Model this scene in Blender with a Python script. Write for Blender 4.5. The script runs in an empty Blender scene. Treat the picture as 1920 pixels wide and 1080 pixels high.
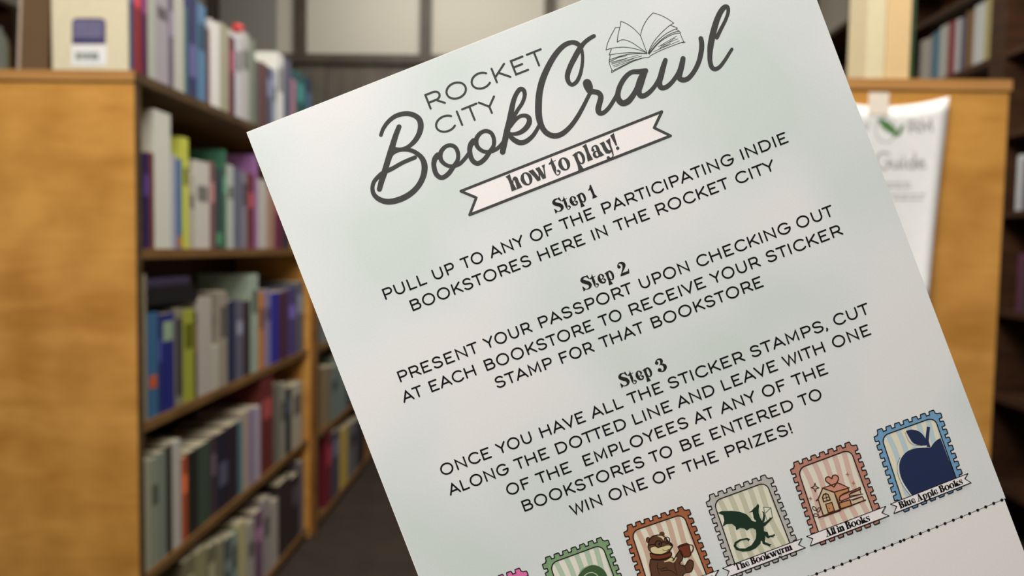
import bpy, bmesh, math, random
from mathutils import Vector, Matrix
from mathutils.geometry import tessellate_polygon, delaunay_2d_cdt

scene = bpy.context.scene
COL = scene.collection
random.seed(7)

# ------------------------------------------------------------------ camera
F = 1387.0                       # focal length in pixels of a 1920 px wide frame (26 mm equivalent)
CAM = Vector((0.0, 0.0, 1.19))
Yc = Vector(((1000 - 960) / F, (540 - 465) / F, -1.0)).normalized()      # aisle direction seen by the camera
Zc = Vector((1.0, -0.017, 0.0)).cross(Yc)
if Zc.y < 0: Zc = -Zc
Zc.normalize()
Xc = Yc.cross(Zc).normalized()
W2C = Matrix((Xc, Yc, Zc)).transposed()          # world -> camera
C2W = W2C.transposed()
cam = bpy.data.objects.new('camera', bpy.data.cameras.new('camera'))
COL.objects.link(cam)
cam.matrix_world = Matrix.Translation(CAM) @ C2W.to_4x4()
cam.data.sensor_width = 36.0
cam.data.lens = F / 1920.0 * 36.0
cam.data.clip_start = 0.01
CARD_D = 0.178
cam.data.dof.use_dof = True
cam.data.dof.focus_distance = CARD_D
cam.data.dof.aperture_fstop = 12.8
scene.camera = cam

# ------------------------------------------------------------------ world and light
w = bpy.data.worlds.new('world'); scene.world = w; w.use_nodes = True
w.node_tree.nodes['Background'].inputs[0].default_value = (1.0, 0.98, 0.95, 1)
w.node_tree.nodes['Background'].inputs[1].default_value = 0.12

def area(name, loc, target, size, power, col):
    l = bpy.data.lights.new(name, 'AREA'); l.shape = 'RECTANGLE'
    l.size, l.size_y = size; l.energy = power; l.color = col
    o = bpy.data.objects.new(name, l); COL.objects.link(o); o.location = loc
    o.rotation_euler = (Vector(target) - Vector(loc)).to_track_quat('-Z', 'Y').to_euler()
    return o
area('card_falloff_light', (-0.34, -0.14, 1.60), (0.0, 0.18, 1.2), (0.2, 0.16), 5.7, (1.0, 0.985, 0.955))  # added close light without a seen source; grades brightness across the card
area('ceiling_lamp_front', (-0.3, 0.1, 3.25), (-0.3, 1.6, 1.0), (1.6, 0.4), 78, (1.0, 0.955, 0.88))
area('aisle_fill', (0.35, 2.3, 3.3), (-0.3, 2.4, 1.0), (0.5, 1.8), 66, (1.0, 0.965, 0.90))  # fill added over the aisle to brighten the left book spines
area('right_case_fill', (0.6, 1.5, 2.85), (2.2, 2.8, 1.8), (0.3, 0.6), 30, (1.0, 0.90, 0.76))  # added light, set low to reach into the tall right bookcase
area('ceiling_lamp_back', (-0.6, 4.4, 3.25), (-0.4, 5.6, 2.6), (1.6, 0.4), 22, (1.0, 0.97, 0.92))
scene.view_settings.view_transform = 'Standard'
scene.view_settings.look = 'None'
scene.view_settings.gamma = 1
scene.view_settings.use_curve_mapping = False
scene.view_settings.exposure = 0.0

# ------------------------------------------------------------------ helpers
def lin(c):
    r = []
    for v in c[:3]:
        v = v / 255.0
        r.append(v / 12.92 if v <= 0.04045 else ((v + 0.055) / 1.055) ** 2.4)
    return (r[0], r[1], r[2], 1.0)
_m = {}
def mat(name, rgb, rough=0.5, spec=0.4):
    k = (name, tuple(rgb), rough)
    if k in _m: return _m[k]
    m = bpy.data.materials.new(name); m.use_nodes = True
    b = m.node_tree.nodes['Principled BSDF']
    nt = m.node_tree
    b.inputs['Roughness'].default_value = rough
    b.inputs['Specular IOR Level'].default_value = spec
    c = lin(rgb)
    n = nt.nodes.new('ShaderNodeTexNoise'); n.inputs['Scale'].default_value = 60; n.inputs['Detail'].default_value = 3
    tc = nt.nodes.new('ShaderNodeTexCoord'); nt.links.new(tc.outputs['Object'], n.inputs['Vector'])
    mx = nt.nodes.new('ShaderNodeMix'); mx.data_type = 'RGBA'
    mx.inputs[6].default_value = (c[0] * .93, c[1] * .93, c[2] * .93, 1)
    mx.inputs[7].default_value = (min(1, c[0] * 1.06), min(1, c[1] * 1.06), min(1, c[2] * 1.06), 1)
    nt.links.new(n.outputs['Fac'], mx.inputs[0]); nt.links.new(mx.outputs[2], b.inputs['Base Color'])
    _m[k] = m
    return m
def wood(name, lo, hi, scale=(1.2, 1.2, 9), rough=0.42, blotch=0.5):
    """lo/hi sRGB; grain stretched along one axis plus large soft blotches"""
    m = bpy.data.materials.new(name); m.use_nodes = True; nt = m.node_tree
    b = nt.nodes['Principled BSDF']; b.inputs['Roughness'].default_value = rough
    tc = nt.nodes.new('ShaderNodeTexCoord'); mp = nt.nodes.new('ShaderNodeMapping')
    mp.inputs['Scale'].default_value = scale; nt.links.new(tc.outputs['Object'], mp.inputs[0])
    n1 = nt.nodes.new('ShaderNodeTexNoise'); n1.inputs['Scale'].default_value = 4; n1.inputs['Detail'].default_value = 6
    n1.inputs['Distortion'].default_value = 0.8
    nt.links.new(mp.outputs[0], n1.inputs['Vector'])
    n2 = nt.nodes.new('ShaderNodeTexNoise'); n2.inputs['Scale'].default_value = 7; n2.inputs['Detail'].default_value = 3
    nt.links.new(tc.outputs['Object'], n2.inputs['Vector'])
    mm = nt.nodes.new('ShaderNodeMix'); mm.inputs[0].default_value = blotch
    nt.links.new(n1.outputs['Fac'], mm.inputs[2]); nt.links.new(n2.outputs['Fac'], mm.inputs[3])
    cr = nt.nodes.new('ShaderNodeValToRGB'); cr.color_ramp.elements[0].position = 0.36; cr.color_ramp.elements[1].position = 0.62
    cr.color_ramp.elements[0].color = lin(lo); cr.color_ramp.elements[1].color = lin(hi)
    nt.links.new(mm.outputs[0], cr.inputs[0]); nt.links.new(cr.outputs[0], b.inputs['Base Color'])
    bp = nt.nodes.new('ShaderNodeBump'); bp.inputs['Strength'].default_value = 0.08; bp.inputs['Distance'].default_value = 0.002
    nt.links.new(n1.outputs['Fac'], bp.inputs['Height']); nt.links.new(bp.outputs[0], b.inputs['Normal'])
    return m

def link(name, me, parent=None, loc=None):
    o = bpy.data.objects.new(name, me); COL.objects.link(o)
    if parent is not None: o.parent = parent
    if loc is not None: o.location = loc
    return o
def empty(name, label, cat, loc=(0, 0, 0), rz=0.0, group=None):
    o = bpy.data.objects.new(name, None); COL.objects.link(o); o.empty_display_size = 0.05
    o.location = loc; o.rotation_euler = (0, 0, rz); tag(o, label, cat, group); return o
def tag(o, label=None, cat=None, group=None, kind=None):
    if label: o['label'] = label
    if cat: o['category'] = cat
    if group: o['group'] = group
    if kind: o['kind'] = kind
    return o
def boxes(name, bl, m, parent=None, bevel=0.0, loc=None):
    """one mesh out of axis aligned boxes given as (x0,x1,y0,y1,z0,z1)"""
    bm = bmesh.new()
    for (x0, x1, y0, y1, z0, z1) in bl:
        r = bmesh.ops.create_cube(bm, size=1)
        for v in r['verts']:
            v.co = Vector(((x0 + x1) / 2 + v.co.x * (x1 - x0), (y0 + y1) / 2 + v.co.y * (y1 - y0), (z0 + z1) / 2 + v.co.z * (z1 - z0)))
    if bevel: bmesh.ops.bevel(bm, geom=bm.edges[:], offset=bevel, segments=2, affect='EDGES', profile=0.6)
    me = bpy.data.meshes.new(name); bm.to_mesh(me); bm.free(); me.materials.append(m)
    return link(name, me, parent, loc)

def ray(px, py):
    return (C2W @ Vector(((px - 960) / F, (540 - py) / F, -1.0)))
def hit(px, py, axis, val):
    d = ray(px, py); t = (val - CAM[axis]) / d[axis]; return CAM + d * t
def y_on(px, X, z):
    """world Y at which the line (X, *, z) crosses image column px"""
    # (Xc*X + Yc*Y + Zc*dz): solve cx*F + (px-960)*cz = 0
    k = (px - 960) / F; dz = z - CAM.z
    a = X * Xc.x + dz * Zc.x + k * (X * Xc.z + dz * Zc.z)
    b = Yc.x + k * Yc.z
    return -a / b

# ------------------------------------------------------------------ materials
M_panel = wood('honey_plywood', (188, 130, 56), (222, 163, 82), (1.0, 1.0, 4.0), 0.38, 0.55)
M_board_shade = wood('shaded_board_wood', (84, 60, 34), (110, 80, 48), (1, 1, 8), 0.5, 0.2)  # board darkened: the shade of its underside is put into the colour
M_layer = wood('plywood_edge', (150, 102, 52), (206, 152, 88), (.3, .3, 60), 0.5, 0.1)
M_shade_strip = wood('edge_shade_strip', (70, 52, 32), (92, 70, 44), (1, 8, 8), 0.5, 0.3)  # colour of painted shade, not a separate stained part
M_shelf = wood('dimmed_shelf_wood', (98, 70, 38), (126, 92, 52), (8, 1, 8), 0.45, 0.4)  # shelf colour darkened to carry the weak light on the inner wood
M_dark = wood('dark_stained_wood', (44, 27, 16), (66, 41, 24), (1, 1, 6), 0.45, 0.4)
M_darkback = wood('brown_back_board', (130, 82, 38), (158, 104, 52), (1, 1, 6), 0.5, 0.5)
M_wallwood = wood('grey_brown_boarding', (74, 66, 56), (92, 83, 71), (6, 1, 1), 0.6, 0.4)
M_beam = wood('dark_timber', (52, 43, 33), (70, 59, 46), (6, 1, 1), 0.6, 0.3)
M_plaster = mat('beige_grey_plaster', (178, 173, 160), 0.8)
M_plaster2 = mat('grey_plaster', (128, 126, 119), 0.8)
M_ceil = mat('white_ceiling', (200, 198, 190), 0.9)
M_pages = mat('book_pages', (194, 182, 154), 0.8)
M_carpet = wood('dark_brown_carpet', (38, 28, 20), (50, 38, 28), (3, 3, 3), 0.95, 0.5)
M_white = mat('white_paper', (236, 236, 236), 0.55)

# ------------------------------------------------------------------ room
RX0, RX1, RY0, RY1, RZ = -3.45, 2.28, -1.6, 5.6, 3.4
FZ = hit(262, 1378, 1, 1.60).z - 0.045           # floor level
tag(boxes('floor', [(RX0, RX1, RY0, RY1, FZ - 0.05, FZ)], M_carpet), kind='structure')
tag(boxes('ceiling', [(RX0, RX1, RY0, RY1, RZ, RZ + 0.05)], M_ceil), kind='structure')
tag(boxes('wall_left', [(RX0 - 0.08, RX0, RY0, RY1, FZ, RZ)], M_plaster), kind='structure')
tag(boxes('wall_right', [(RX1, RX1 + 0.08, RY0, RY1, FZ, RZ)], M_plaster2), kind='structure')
wb = tag(boxes('wall_back', [(RX0, RX1, RY1, RY1 + 0.08, FZ, RZ)], M_plaster), kind='structure')
# timber frame of the back wall: lower boarding of single planks, beam, battens between plaster panels
x = RX0
bz = hit(690, 118, 1, RY1 - 0.03).z
k = 0
while x < RX1 - 0.02:
    wd = 0.235
    boxes('plank', [(x + 0.004, min(x + wd, RX1) - 0.004, RY1 - 0.022 - (k % 2) * 0.004, RY1 - 0.001, FZ + 0.002, bz - 0.012)], M_wallwood, wb)
    x += wd; k += 1
boxes('beam', [(RX0 + .002, RX1 - .002, RY1 - 0.07, RY1 - 0.001, bz - 0.01, bz + 0.055)], M_beam, wb)
for pxc in (398, 563, 798, 1030, 1280, 1520):
    xx = hit(pxc, 60, 1, RY1 - 0.03).x
    boxes('batten', [(xx - 0.04, xx + 0.04, RY1 - 0.05, RY1 - 0.001, bz + 0.056, RZ - 0.002)], M_beam, wb)
xa, xb = hit(413, 50, 1, RY1 - 0.06).x, hit(514, 50, 1, RY1 - 0.06).x
boxes('plaster_pier', [(xa, xb, RY1 - 0.06, RY1 - 0.001, bz + 0.056, RZ - 0.002)], M_plaster2, wb)

M_endb = wood('dimmed_panel_wood', (100, 66, 28), (126, 84, 40), (1.0, 1.0, 4.0), 0.45, 0.5)  # panel wood darkened; the far panel's dimmer light is in its colour
# ------------------------------------------------------------------ low bookcases
D0 = 1.60                     # distance of the two near end panels
FX = hit(254.5, 465, 1, D0).x   # aisle face of the left bookcase
ZTOP = hit(257, 133, 1, D0).z                    # upper face of the top board
TH = 0.023
SHZ = [ZTOP] + [hit(262, q_, 1, D0).z for q_ in (467, 800, 1093, 1378)]   # upper faces of the shelves
def low_case(name, label, x0, x1, y0, y1, M_end=None):
    M_end = M_end or M_panel
    """double sided low bookcase running along Y; x0 < x1; face = list of faces that are open"""
    r = empty(name, label, 'bookcase', ((x0 + x1) / 2, y0, 0))
    cx, cy = (x0 + x1) / 2, y0
    def b(nm, bl, m, bev=0.0015): return boxes(nm, [(a - cx, bb - cx, c - cy, d - cy, e, f) for (a, bb, c, d, e, f) in bl], m, r, bev)
    b('end_panel', [(x0, x1, y0, y0 + 0.024, FZ, ZTOP - TH)], M_end)
    b('end_panel', [(x0, x1, y1 - 0.024, y1, FZ, ZTOP - TH)], M_end)
    b('top_board', [(x0 - 0.003, x1 + 0.003, y0 - 0.003, y1, ZTOP - TH + .0005, ZTOP)], M_board_shade)
    b('front_strip', [(x0 - 0.003, x1 + 0.003, y0 - 0.0045, y0 - 0.0032, ZTOP - TH + .0005, ZTOP)], M_layer, 0)
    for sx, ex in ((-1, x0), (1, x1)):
        b('edge_strip', [(min(ex + sx * .0035, ex + sx * .0045), max(ex + sx * .0035, ex + sx * .0045), y0 + .001, y1, ZTOP - TH + .001, ZTOP - .001)], M_shade_strip, 0)  # thin dark strip paints the shade on the board's aisle edge
        b('edge_strip', [(min(ex + sx * .0005, ex + sx * .0015), max(ex + sx * .0005, ex + sx * .0015), y0 + .001, y0 + .024, FZ, ZTOP - TH)], M_shade_strip, 0)  # same painted shade down the end panel's aisle edge
    for z in SHZ[1:]:
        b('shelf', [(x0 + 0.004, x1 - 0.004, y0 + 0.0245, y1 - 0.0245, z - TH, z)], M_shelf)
    b('middle_panel', [(cx - 0.01, cx + 0.01, y0 + 0.0245, y1 - 0.0245, FZ + .03, ZTOP - TH - .001)], M_dark, 0)
    b('plinth', [(x0 + 0.03, x1 - 0.03, y0 + 0.0245, y1 - 0.0245, FZ, SHZ[4] - TH - .001)], M_dark, 0)
    return r
Y1A = y_on(583, FX, SHZ[3])
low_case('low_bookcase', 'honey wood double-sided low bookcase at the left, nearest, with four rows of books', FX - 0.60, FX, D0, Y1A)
FX2 = FX + 0.02
low_case('low_bookcase', 'low wooden bookcase standing beyond the nearest left one along the aisle', FX2 - 0.64, FX2, Y1A + 0.0055, Y1A + 1.35, M_endb)
RXa = 0.43; RXb = hit(1877, 465, 1, D0).x
low_case('low_bookcase', 'honey wood low bookcase at the right carrying the taped white notice', RXa, RXb, D0, D0 + 1.3)

# ------------------------------------------------------------------ books
ORD = ['', 'first', 'second', 'third', 'fourth', 'fifth', 'sixth', 'seventh', 'eighth', 'ninth', 'tenth', 'eleventh', 'twelfth',
       'thirteenth', 'fourteenth', 'fifteenth', 'sixteenth', 'seventeenth', 'eighteenth', 'nineteenth', 'twentieth',
       'twenty-first', 'twenty-second', 'twenty-third', 'twenty-fourth', 'twenty-fifth', 'twenty-sixth', 'twenty-seventh',
       'twenty-eighth', 'twenty-ninth', 'thirtieth', 'thirty-first', 'thirty-second', 'thirty-third', 'thirty-fourth', 'thirty-fifth']
def book(label, loc, w, t, h, rgb, rz=0.0, group=None, band=None, hard=True, spine=None, spread=1.0):
    """a closed book: spine towards local +X, boards to +-Y, base on z=0; w deep, t thick, h tall"""
    r = empty('book', label, 'book', loc, rz, group)
    c = 0.0022 if t > 0.012 else 0.0012
    gl = .3 * rgb[0] + .59 * rgb[1] + .11 * rgb[2]
    m = mat('cover', tuple(v * .84 + gl * .16 for v in rgb), 0.36)
    bv = min(0.0012, c * 0.4)
    boxes('cover', [(-w, 0, -t / 2, -t / 2 + c, 0, h), (-w, 0, t / 2 - c, t / 2, 0, h), (-c * 1.4, 0.0012, -t / 2 + c * .2, t / 2 - c * .2, 0, h)],
          m, r, bv)
    ins = 0.003 if hard else 0.0004
    boxes('page_block', [(-w + ins + .001, -c * 1.5, -t / 2 + c * 1.02, t / 2 - c * 1.02, ins, h - ins)], M_pages, r)
    if band:
        (z0, z1, bc) = band
        boxes('spine_label', [(0.0013, 0.0019, -t * 0.36, t * 0.36, h * z0, h * z1)], mat('label_ink', bc, 0.4), r)
    return r
def row(items, X, zs, where, group, depth=(0.14, 0.17), face=1, near='near end', gap=0.0006, lim=None):
    """items: (px0, px1, py_top or None/height, rgb, colour words, band)"""
    n = 0
    for it in items:
        p0, p1, top, rgb, words = it[:5]
        band = it[5] if len(it) > 5 else None
        n += 1
        ya, yb = y_on(p0, X, zs), y_on(p1, X, zs)
        if ya > yb: ya, yb = yb, ya
        if lim: ya, yb = max(ya, lim[0]), min(yb, lim[1])
        if yb - ya < 0.004: continue
        if top < 1.0: h = top
        else: h = hit(p0, top, 0, X).z - zs if face == 1 else hit(p1, top, 0, X).z - zs
        if zs in SHZ[1:]: h = min(h, SHZ[SHZ.index(zs) - 1] - TH - zs - 0.008)
        t = yb - ya - gap
        wd = random.uniform(*depth)
        if band is None and random.random() < 0.5 and t > 0.012:
            f = 1.35 if sum(rgb) < 330 else 0.6
            band = (random.uniform(.5, .62), random.uniform(.72, .86), [min(255, v * f + (25 if f > 1 else 0)) for v in rgb])
        yo = (ya + yb) / 2
        book(f'{words}, {ORD[n]} from the {near}, {where}', (X, yo, zs + 0.0004), wd, t, h, rgb,
             0.0 if face == 1 else math.pi, group, band, hard=random.random() < .4)
BX = FX - 0.012
BXT = hit(239, 128, 1, D0).x
row([(240, 251, .262, (74, 80, 122), 'slate blue book'), (252, 264, .262, (160, 48, 52), 'red book'), (265, 277, .258, (98, 38, 78), 'dark purple book'),
     (278, 291, .255, (180, 188, 172), 'pale sage book'), (292, 316, .25, (172, 162, 172), 'wide mauve-grey book'), (317, 325, .245, (104, 94, 116), 'thin grey-purple book'),
     (326, 345, .238, (196, 194, 180), 'cream book'), (346, 351, .22, (80, 130, 130), 'thin teal book'), (352, 369, .275, (60, 66, 112), 'tall navy book', (.2, .5, (110, 110, 160))),
     (370, 386, 4, (92, 136, 176), 'sky blue book'), (387, 393, 52, (108, 54, 48), 'thin brown book'), (394, 412, 35, (232, 228, 224), 'bright white book'),
     (413, 429, 42, (172, 168, 138), 'khaki book'), (430, 440, 66, (112, 40, 60), 'maroon book under red ball'), (441, 452, 66, (205, 206, 214), 'pale lilac-white book'),
     (453, 466, 56, (192, 188, 184), 'light grey book'), (467, 478, 70, (130, 140, 124), 'grey-green book'), (479, 490, 112, (102, 90, 88), 'brown-grey book'),
     (491, 498, 116, (118, 64, 58), 'thin rust book'), (499, 510, 122, (84, 90, 112), 'slate book'), (511, 518, 128, (170, 176, 198), 'pale blue book'),
     (519, 531, 97, (226, 226, 220), 'tall white book'), (532, 545, 106, (98, 98, 126), 'grey-purple book'), (546, 554, 146, (176, 122, 142), 'pink book'),
     (555, 571, 132, (36, 92, 92), 'dark teal book'), (572, 584, 140, (38, 62, 84), 'navy-teal book')],
    BXT, ZTOP, 'on top of left bookcase', 'books standing on top of the left bookcase', lim=(D0 + .0082, 9))
row([(269, 280, 286, (52, 36, 92), 'indigo book'), (281, 289, 286, (120, 56, 48), 'brick red book'), (290, 321, 205, (212, 212, 198), 'very tall thick ivory book'),
     (322, 330, 290, (172, 172, 190), 'lavender-grey book'), (331, 341, 297, (72, 114, 168), 'blue book', (.02, .14, (190, 120, 50))), (342, 354, 257, (206, 208, 66), 'tall yellow-green book'),
     (355, 364, 325, (188, 178, 156), 'beige book'), (366, 393, 300, (208, 202, 192), 'thick off-white book'), (394, 402, 303, (138, 90, 90), 'dusty pink book'),
     (403, 417, 315, (62, 78, 80), 'slate green book', (.05, .2, (90, 150, 110))), (418, 424, 281, (58, 118, 88), 'tall green book'), (425, 438, 308, (184, 192, 182), 'pale grey-green book'),
     (439, 451, 315, (104, 106, 132), 'slate blue-grey book'), (452, 463, 322, (136, 130, 148), 'grey-mauve book'), (464, 476, 324, (124, 48, 54), 'maroon book'),
     (477, 483, 290, (166, 108, 176), 'tall orchid book'), (484, 500, 335, (198, 192, 182), 'pale cream book'), (501, 514, 352, (176, 134, 112), 'tan book'),
     (515, 528, 345, (122, 38, 76), 'plum book'), (529, 544, 350, (64, 52, 62), 'dark grey book')],
    BX, SHZ[1], 'highest shelf row of left bookcase', 'books on the upper shelf of the left bookcase', lim=(D0 + .0255, Y1A - .026))
row([(269, 276, 515, (150, 138, 112), 'tall stone book'), (277, 296, 588, (54, 106, 150), 'steel blue book', (.28, .4, (200, 90, 40))), (297, 302, 590, (50, 60, 110), 'thin dark blue book'),
     (303, 327, 590, (38, 42, 132), 'royal blue book', (.72, .92, (150, 170, 140))), (328, 343, 580, (136, 130, 104), 'drab stone book', (.1, .9, (60, 56, 60))), (344, 364, 582, (160, 166, 44), 'lime green book'),
     (365, 370, 585, (90, 60, 40), 'thin brown book'), (371, 397, 560, (182, 172, 162), 'thick grey-beige book'), (398, 410, 650, (184, 178, 160), 'short cream book'),
     (411, 426, 548, (158, 146, 130), 'light brown book'), (427, 441, 565, (44, 50, 86), 'dark navy book'), (442, 456, 565, (100, 100, 118), 'dark grey book'), (457, 469, 565, (58, 48, 54), 'charcoal book'),
     (470, 484, 515, (158, 176, 158), 'tall pale sage book'), (485, 495, 550, (206, 124, 48), 'orange book'), (496, 507, 545, (138, 128, 170), 'lavender book'),
     (508, 522, 550, (42, 48, 172), 'vivid blue book'), (523, 539, 548, (82, 42, 68), 'dark wine book'), (540, 555, 542, (80, 64, 128), 'purple book'),
     (556, 568, 530, (92, 98, 108), 'slate book')],
    BX, SHZ[2], 'second shelf row of left bookcase', 'books on the second shelf of the left bookcase', lim=(D0 + .0255, Y1A - .026))
row([(269, 283, 865, (162, 164, 138), 'pale mottled book'), (284, 298, 862, (138, 146, 122), 'grey-green mottled book'), (299, 312, 850, (124, 136, 122), 'dull sage book'),
     (313, 323, 838, (56, 46, 36), 'dark brown book'), (324, 340, 830, (186, 182, 172), 'off-white book'), (341, 352, 860, (186, 78, 38), 'orange-red book'),
     (353, 371, 850, (38, 40, 34), 'blackish book'), (372, 394, 838, (64, 80, 64), 'dark green book'), (395, 406, 822, (70, 54, 64), 'dark mauve book'),
     (407, 429, 815, (38, 38, 56), 'dark navy book', (.3, .6, (90, 90, 110))), (430, 446, 800, (50, 38, 48), 'aubergine book'), (447, 454, 790, (80, 128, 134), 'teal book'),
     (455, 466, 775, (178, 156, 140), 'pinkish beige book'), (467, 477, 770, (148, 128, 160), 'lavender book'), (478, 488, 765, (174, 164, 182), 'pale lilac book'),
     (489, 512, 712, (114, 44, 42), 'tall maroon book'), (513, 524, 722, (112, 112, 100), 'grey-olive book'), (525, 535, 722, (150, 144, 128), 'light olive book'),
     (536, 546, 730, (42, 48, 64), 'blue-black book'), (547, 566, 725, (178, 168, 146), 'cream book')],
    BX, SHZ[3], 'third shelf row of left bookcase', 'books on the third shelf of the left bookcase', lim=(D0 + .0255, Y1A - .026))
row([(345, 366, 1055, (120, 118, 84), 'dull olive book'), (367, 388, 1040, (150, 145, 100), 'pale olive book'), (389, 405, 1030, (112, 110, 84), 'khaki book'),
     (406, 420, 1020, (140, 136, 100), 'straw-coloured book'), (421, 433, 1015, (84, 88, 90), 'grey book'), (434, 446, 1005, (128, 150, 138), 'pale teal book'),
     (447, 462, 985, (190, 180, 126), 'cream yellow book', (.05, .3, (180, 60, 40))), (463, 477, 985, (168, 162, 152), 'light stone book'), (478, 492, 965, (118, 80, 108), 'mauve book'),
     (493, 507, 940, (160, 150, 150), 'pinkish grey book'), (508, 521, 945, (174, 164, 154), 'pale beige book'), (522, 544, 912, (54, 42, 44), 'thick blackish book'),
     (545, 561, 900, (48, 40, 46), 'black-purple book'), (562, 568, 868, (112, 102, 112), 'lilac-grey book')],
    BX, SHZ[4], 'lowest shelf row of left bookcase', 'books on the lowest shelf of the left bookcase', lim=(D0 + .0255, Y1A - .026))
BX2 = FX2 - 0.012
row([(611, 620, 690, (136, 116, 86), 'tan book'), (621, 634, 690, (116, 134, 130), 'grey-teal book'), (635, 650, 672, (122, 138, 134), 'pale teal-grey book'), (651, 664, 665, (64, 60, 62), 'charcoal book')],
    BX2, SHZ[3], 'third row of the far left bookcase', 'books on the third shelf of the far left bookcase', lim=(Y1A + .031, 9))
row([(611, 621, 810, (122, 32, 46), 'crimson book'), (622, 636, 815, (76, 76, 94), 'slate book'), (637, 652, 810, (206, 174, 74), 'yellow book'),
     (653, 669, 800, (112, 112, 118), 'grey book'), (670, 682, 790, (52, 48, 52), 'near-black book')],
    BX2, SHZ[4], 'lowest row of far left bookcase', 'books on the lowest shelf of the far left bookcase', lim=(Y1A + .031, 9))
row([(613, 628, .22, (120, 126, 126), 'pale grey-green book'), (629, 645, .21, (90, 88, 84), 'dark drab book')],
    BX2, SHZ[2], 'second row of the far left bookcase', 'books on the second shelf of the far left bookcase', lim=(Y1A + .031, 9))

# flat stack on the second shelf
zt = hit(285, 574, 0, BX).z
ya, yb = y_on(277, BX, zt), y_on(372, BX, zt)
for i, (rgb, wd, th) in enumerate([((30, 28, 34), 'black', .022), ((34, 30, 36), 'charcoal', .02), ((66, 56, 84), 'dark purple', .018)]):
    bmk = book(f'{wd} book lying flat, {["lowest", "middle", "topmost"][i]} of the pile above the blue books', (0, 0, 0), .15, th, (yb - ya) * (0.98 - i * .05), rgb,
               0.0, 'books lying flat on the second shelf')
    bmk.rotation_euler = (math.pi / 2, 0, math.pi)      # height along Y
    bmk.rotation_euler = (-math.pi / 2, 0, 0)
    bmk.location = (BX - 0.004 * i, ya, zt + th / 2 + 0.0005)
    zt += th + 0.0006

# the cream book that shows its back cover to the camera, with printed blurb and barcode
cb_y0 = D0 - 0.002
pL, pR = hit(98, 120, 1, cb_y0), hit(237, 120, 1, cb_y0)
cw = pR.x - pL.x
cbk = book('cream book with navy rounded blurb and barcode, back cover towards the camera', (pR.x, cb_y0 + 0.005, ZTOP + 0.0004), cw, 0.0096, 0.245, (226, 214, 178))
def plate(name, pts, y, m, parent, off):
    bm = bmesh.new(); vs = [bm.verts.new((p[0] - off[0], y - off[1], p[1] - off[2])) for p in pts]; vs2 = [bm.verts.new((v.co.x, v.co.y + .0003, v.co.z)) for v in vs]
    bm.faces.new(vs); bm.faces.new(vs2[::-1])
    for i in range(len(vs)): bm.faces.new((vs[i], vs2[i], vs2[(i + 1) % len(vs)], vs[(i + 1) % len(vs)]))
    me = bpy.data.meshes.new(name); bm.to_mesh(me); bm.free(); me.materials.append(m); return link(name, me, parent)
def on(px, py, Y): p = hit(px, py, 1, Y); return (p.x, p.z)
yy = cb_y0 - 0.0005
O3 = tuple(cbk.location)
pts = []
for (cx_, cy_, a0) in ((189, 43, 0), (144, 43, 90)):
    for a in range(0, 91, 15):
        pts.append(on(cx_ + 9 * math.cos(math.radians(a0 + a)), cy_ - 9 * math.sin(math.radians(a0 + a)), yy))
pts = pts + [on(135, 82, yy), on(198, 82, yy)]
blurb = plate('blurb_panel', pts, yy, mat('navy_print', (72, 68, 112), .4), cbk, O3)
for i in range(7):
    y_ = 41 + i * 4.6
    boxes('text_line', [(on(138, y_, yy)[0] - O3[0], on(196 - (i % 3) * 3, y_, yy)[0] - O3[0], yy - .0005 - O3[1], yy - .0002 - O3[1],
                         on(150, y_ + .8, yy)[1] - O3[2], on(150, y_ - .8, yy)[1] - O3[2])], mat('pale_text', (168, 162, 190), .5), blurb)
bc = plate('barcode_panel', [on(134, 84, yy), on(200, 84, yy), on(200, 123, yy), on(134, 123, yy)], yy, M_white, cbk, O3)
bars = []
for i in range(22):
    xa_ = 142 + i * 2.0
    bars.append((on(xa_, 100, yy)[0] - O3[0], on(xa_ + random.choice((.7, 1.1, 1.5)), 100, yy)[0] - O3[0], yy - .0005 - O3[1], yy - .0002 - O3[1], on(150, 112, yy)[1] - O3[2], on(150, 98, yy)[1] - O3[2]))
boxes('barcode', bars, mat('grey_ink', (120, 128, 122), .5), bc)

# brown board-bound book with a pale edge behind it, leaning
pb = hit(93, 122, 1, D0 + 0.05); pa = hit(37, 122, 1, D0 + 0.05)
bb = book('dark brown hardback with pale edge standing behind cream barcode book', (pb.x, D0 + 0.052, ZTOP + 0.0006), pb.x - pa.x, 0.02, 0.30, (112, 84, 56))
bb.rotation_euler = (0, math.radians(3.0), 0); bb.location.z += 0.0036
boxes('edge_strip', [(-(pb.x - pa.x) - .001, -(pb.x - pa.x) + .006, -.0108, .0108, 0, .30)], mat('pale_edge', (176, 160, 140), .6), bb)

# red ball and clear sleeve between the books on top
rb = hit(446, 53, 0, BX - 0.05)
bm = bmesh.new(); bmesh.ops.create_uvsphere(bm, u_segments=20, v_segments=12, radius=0.019)
for v in bm.verts: v.co.z *= 0.85
me = bpy.data.meshes.new('ball'); bm.to_mesh(me); bm.free(); me.materials.append(mat('red_gloss', (196, 60, 64), .3))
for p in me.polygons: p.use_smooth = True
tag(link('ornament', me, None, hit(446, 54, 0, BXT - 0.014)), 'small red round ornament resting on the maroon book on top of left bookcase', 'ornament')

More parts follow.
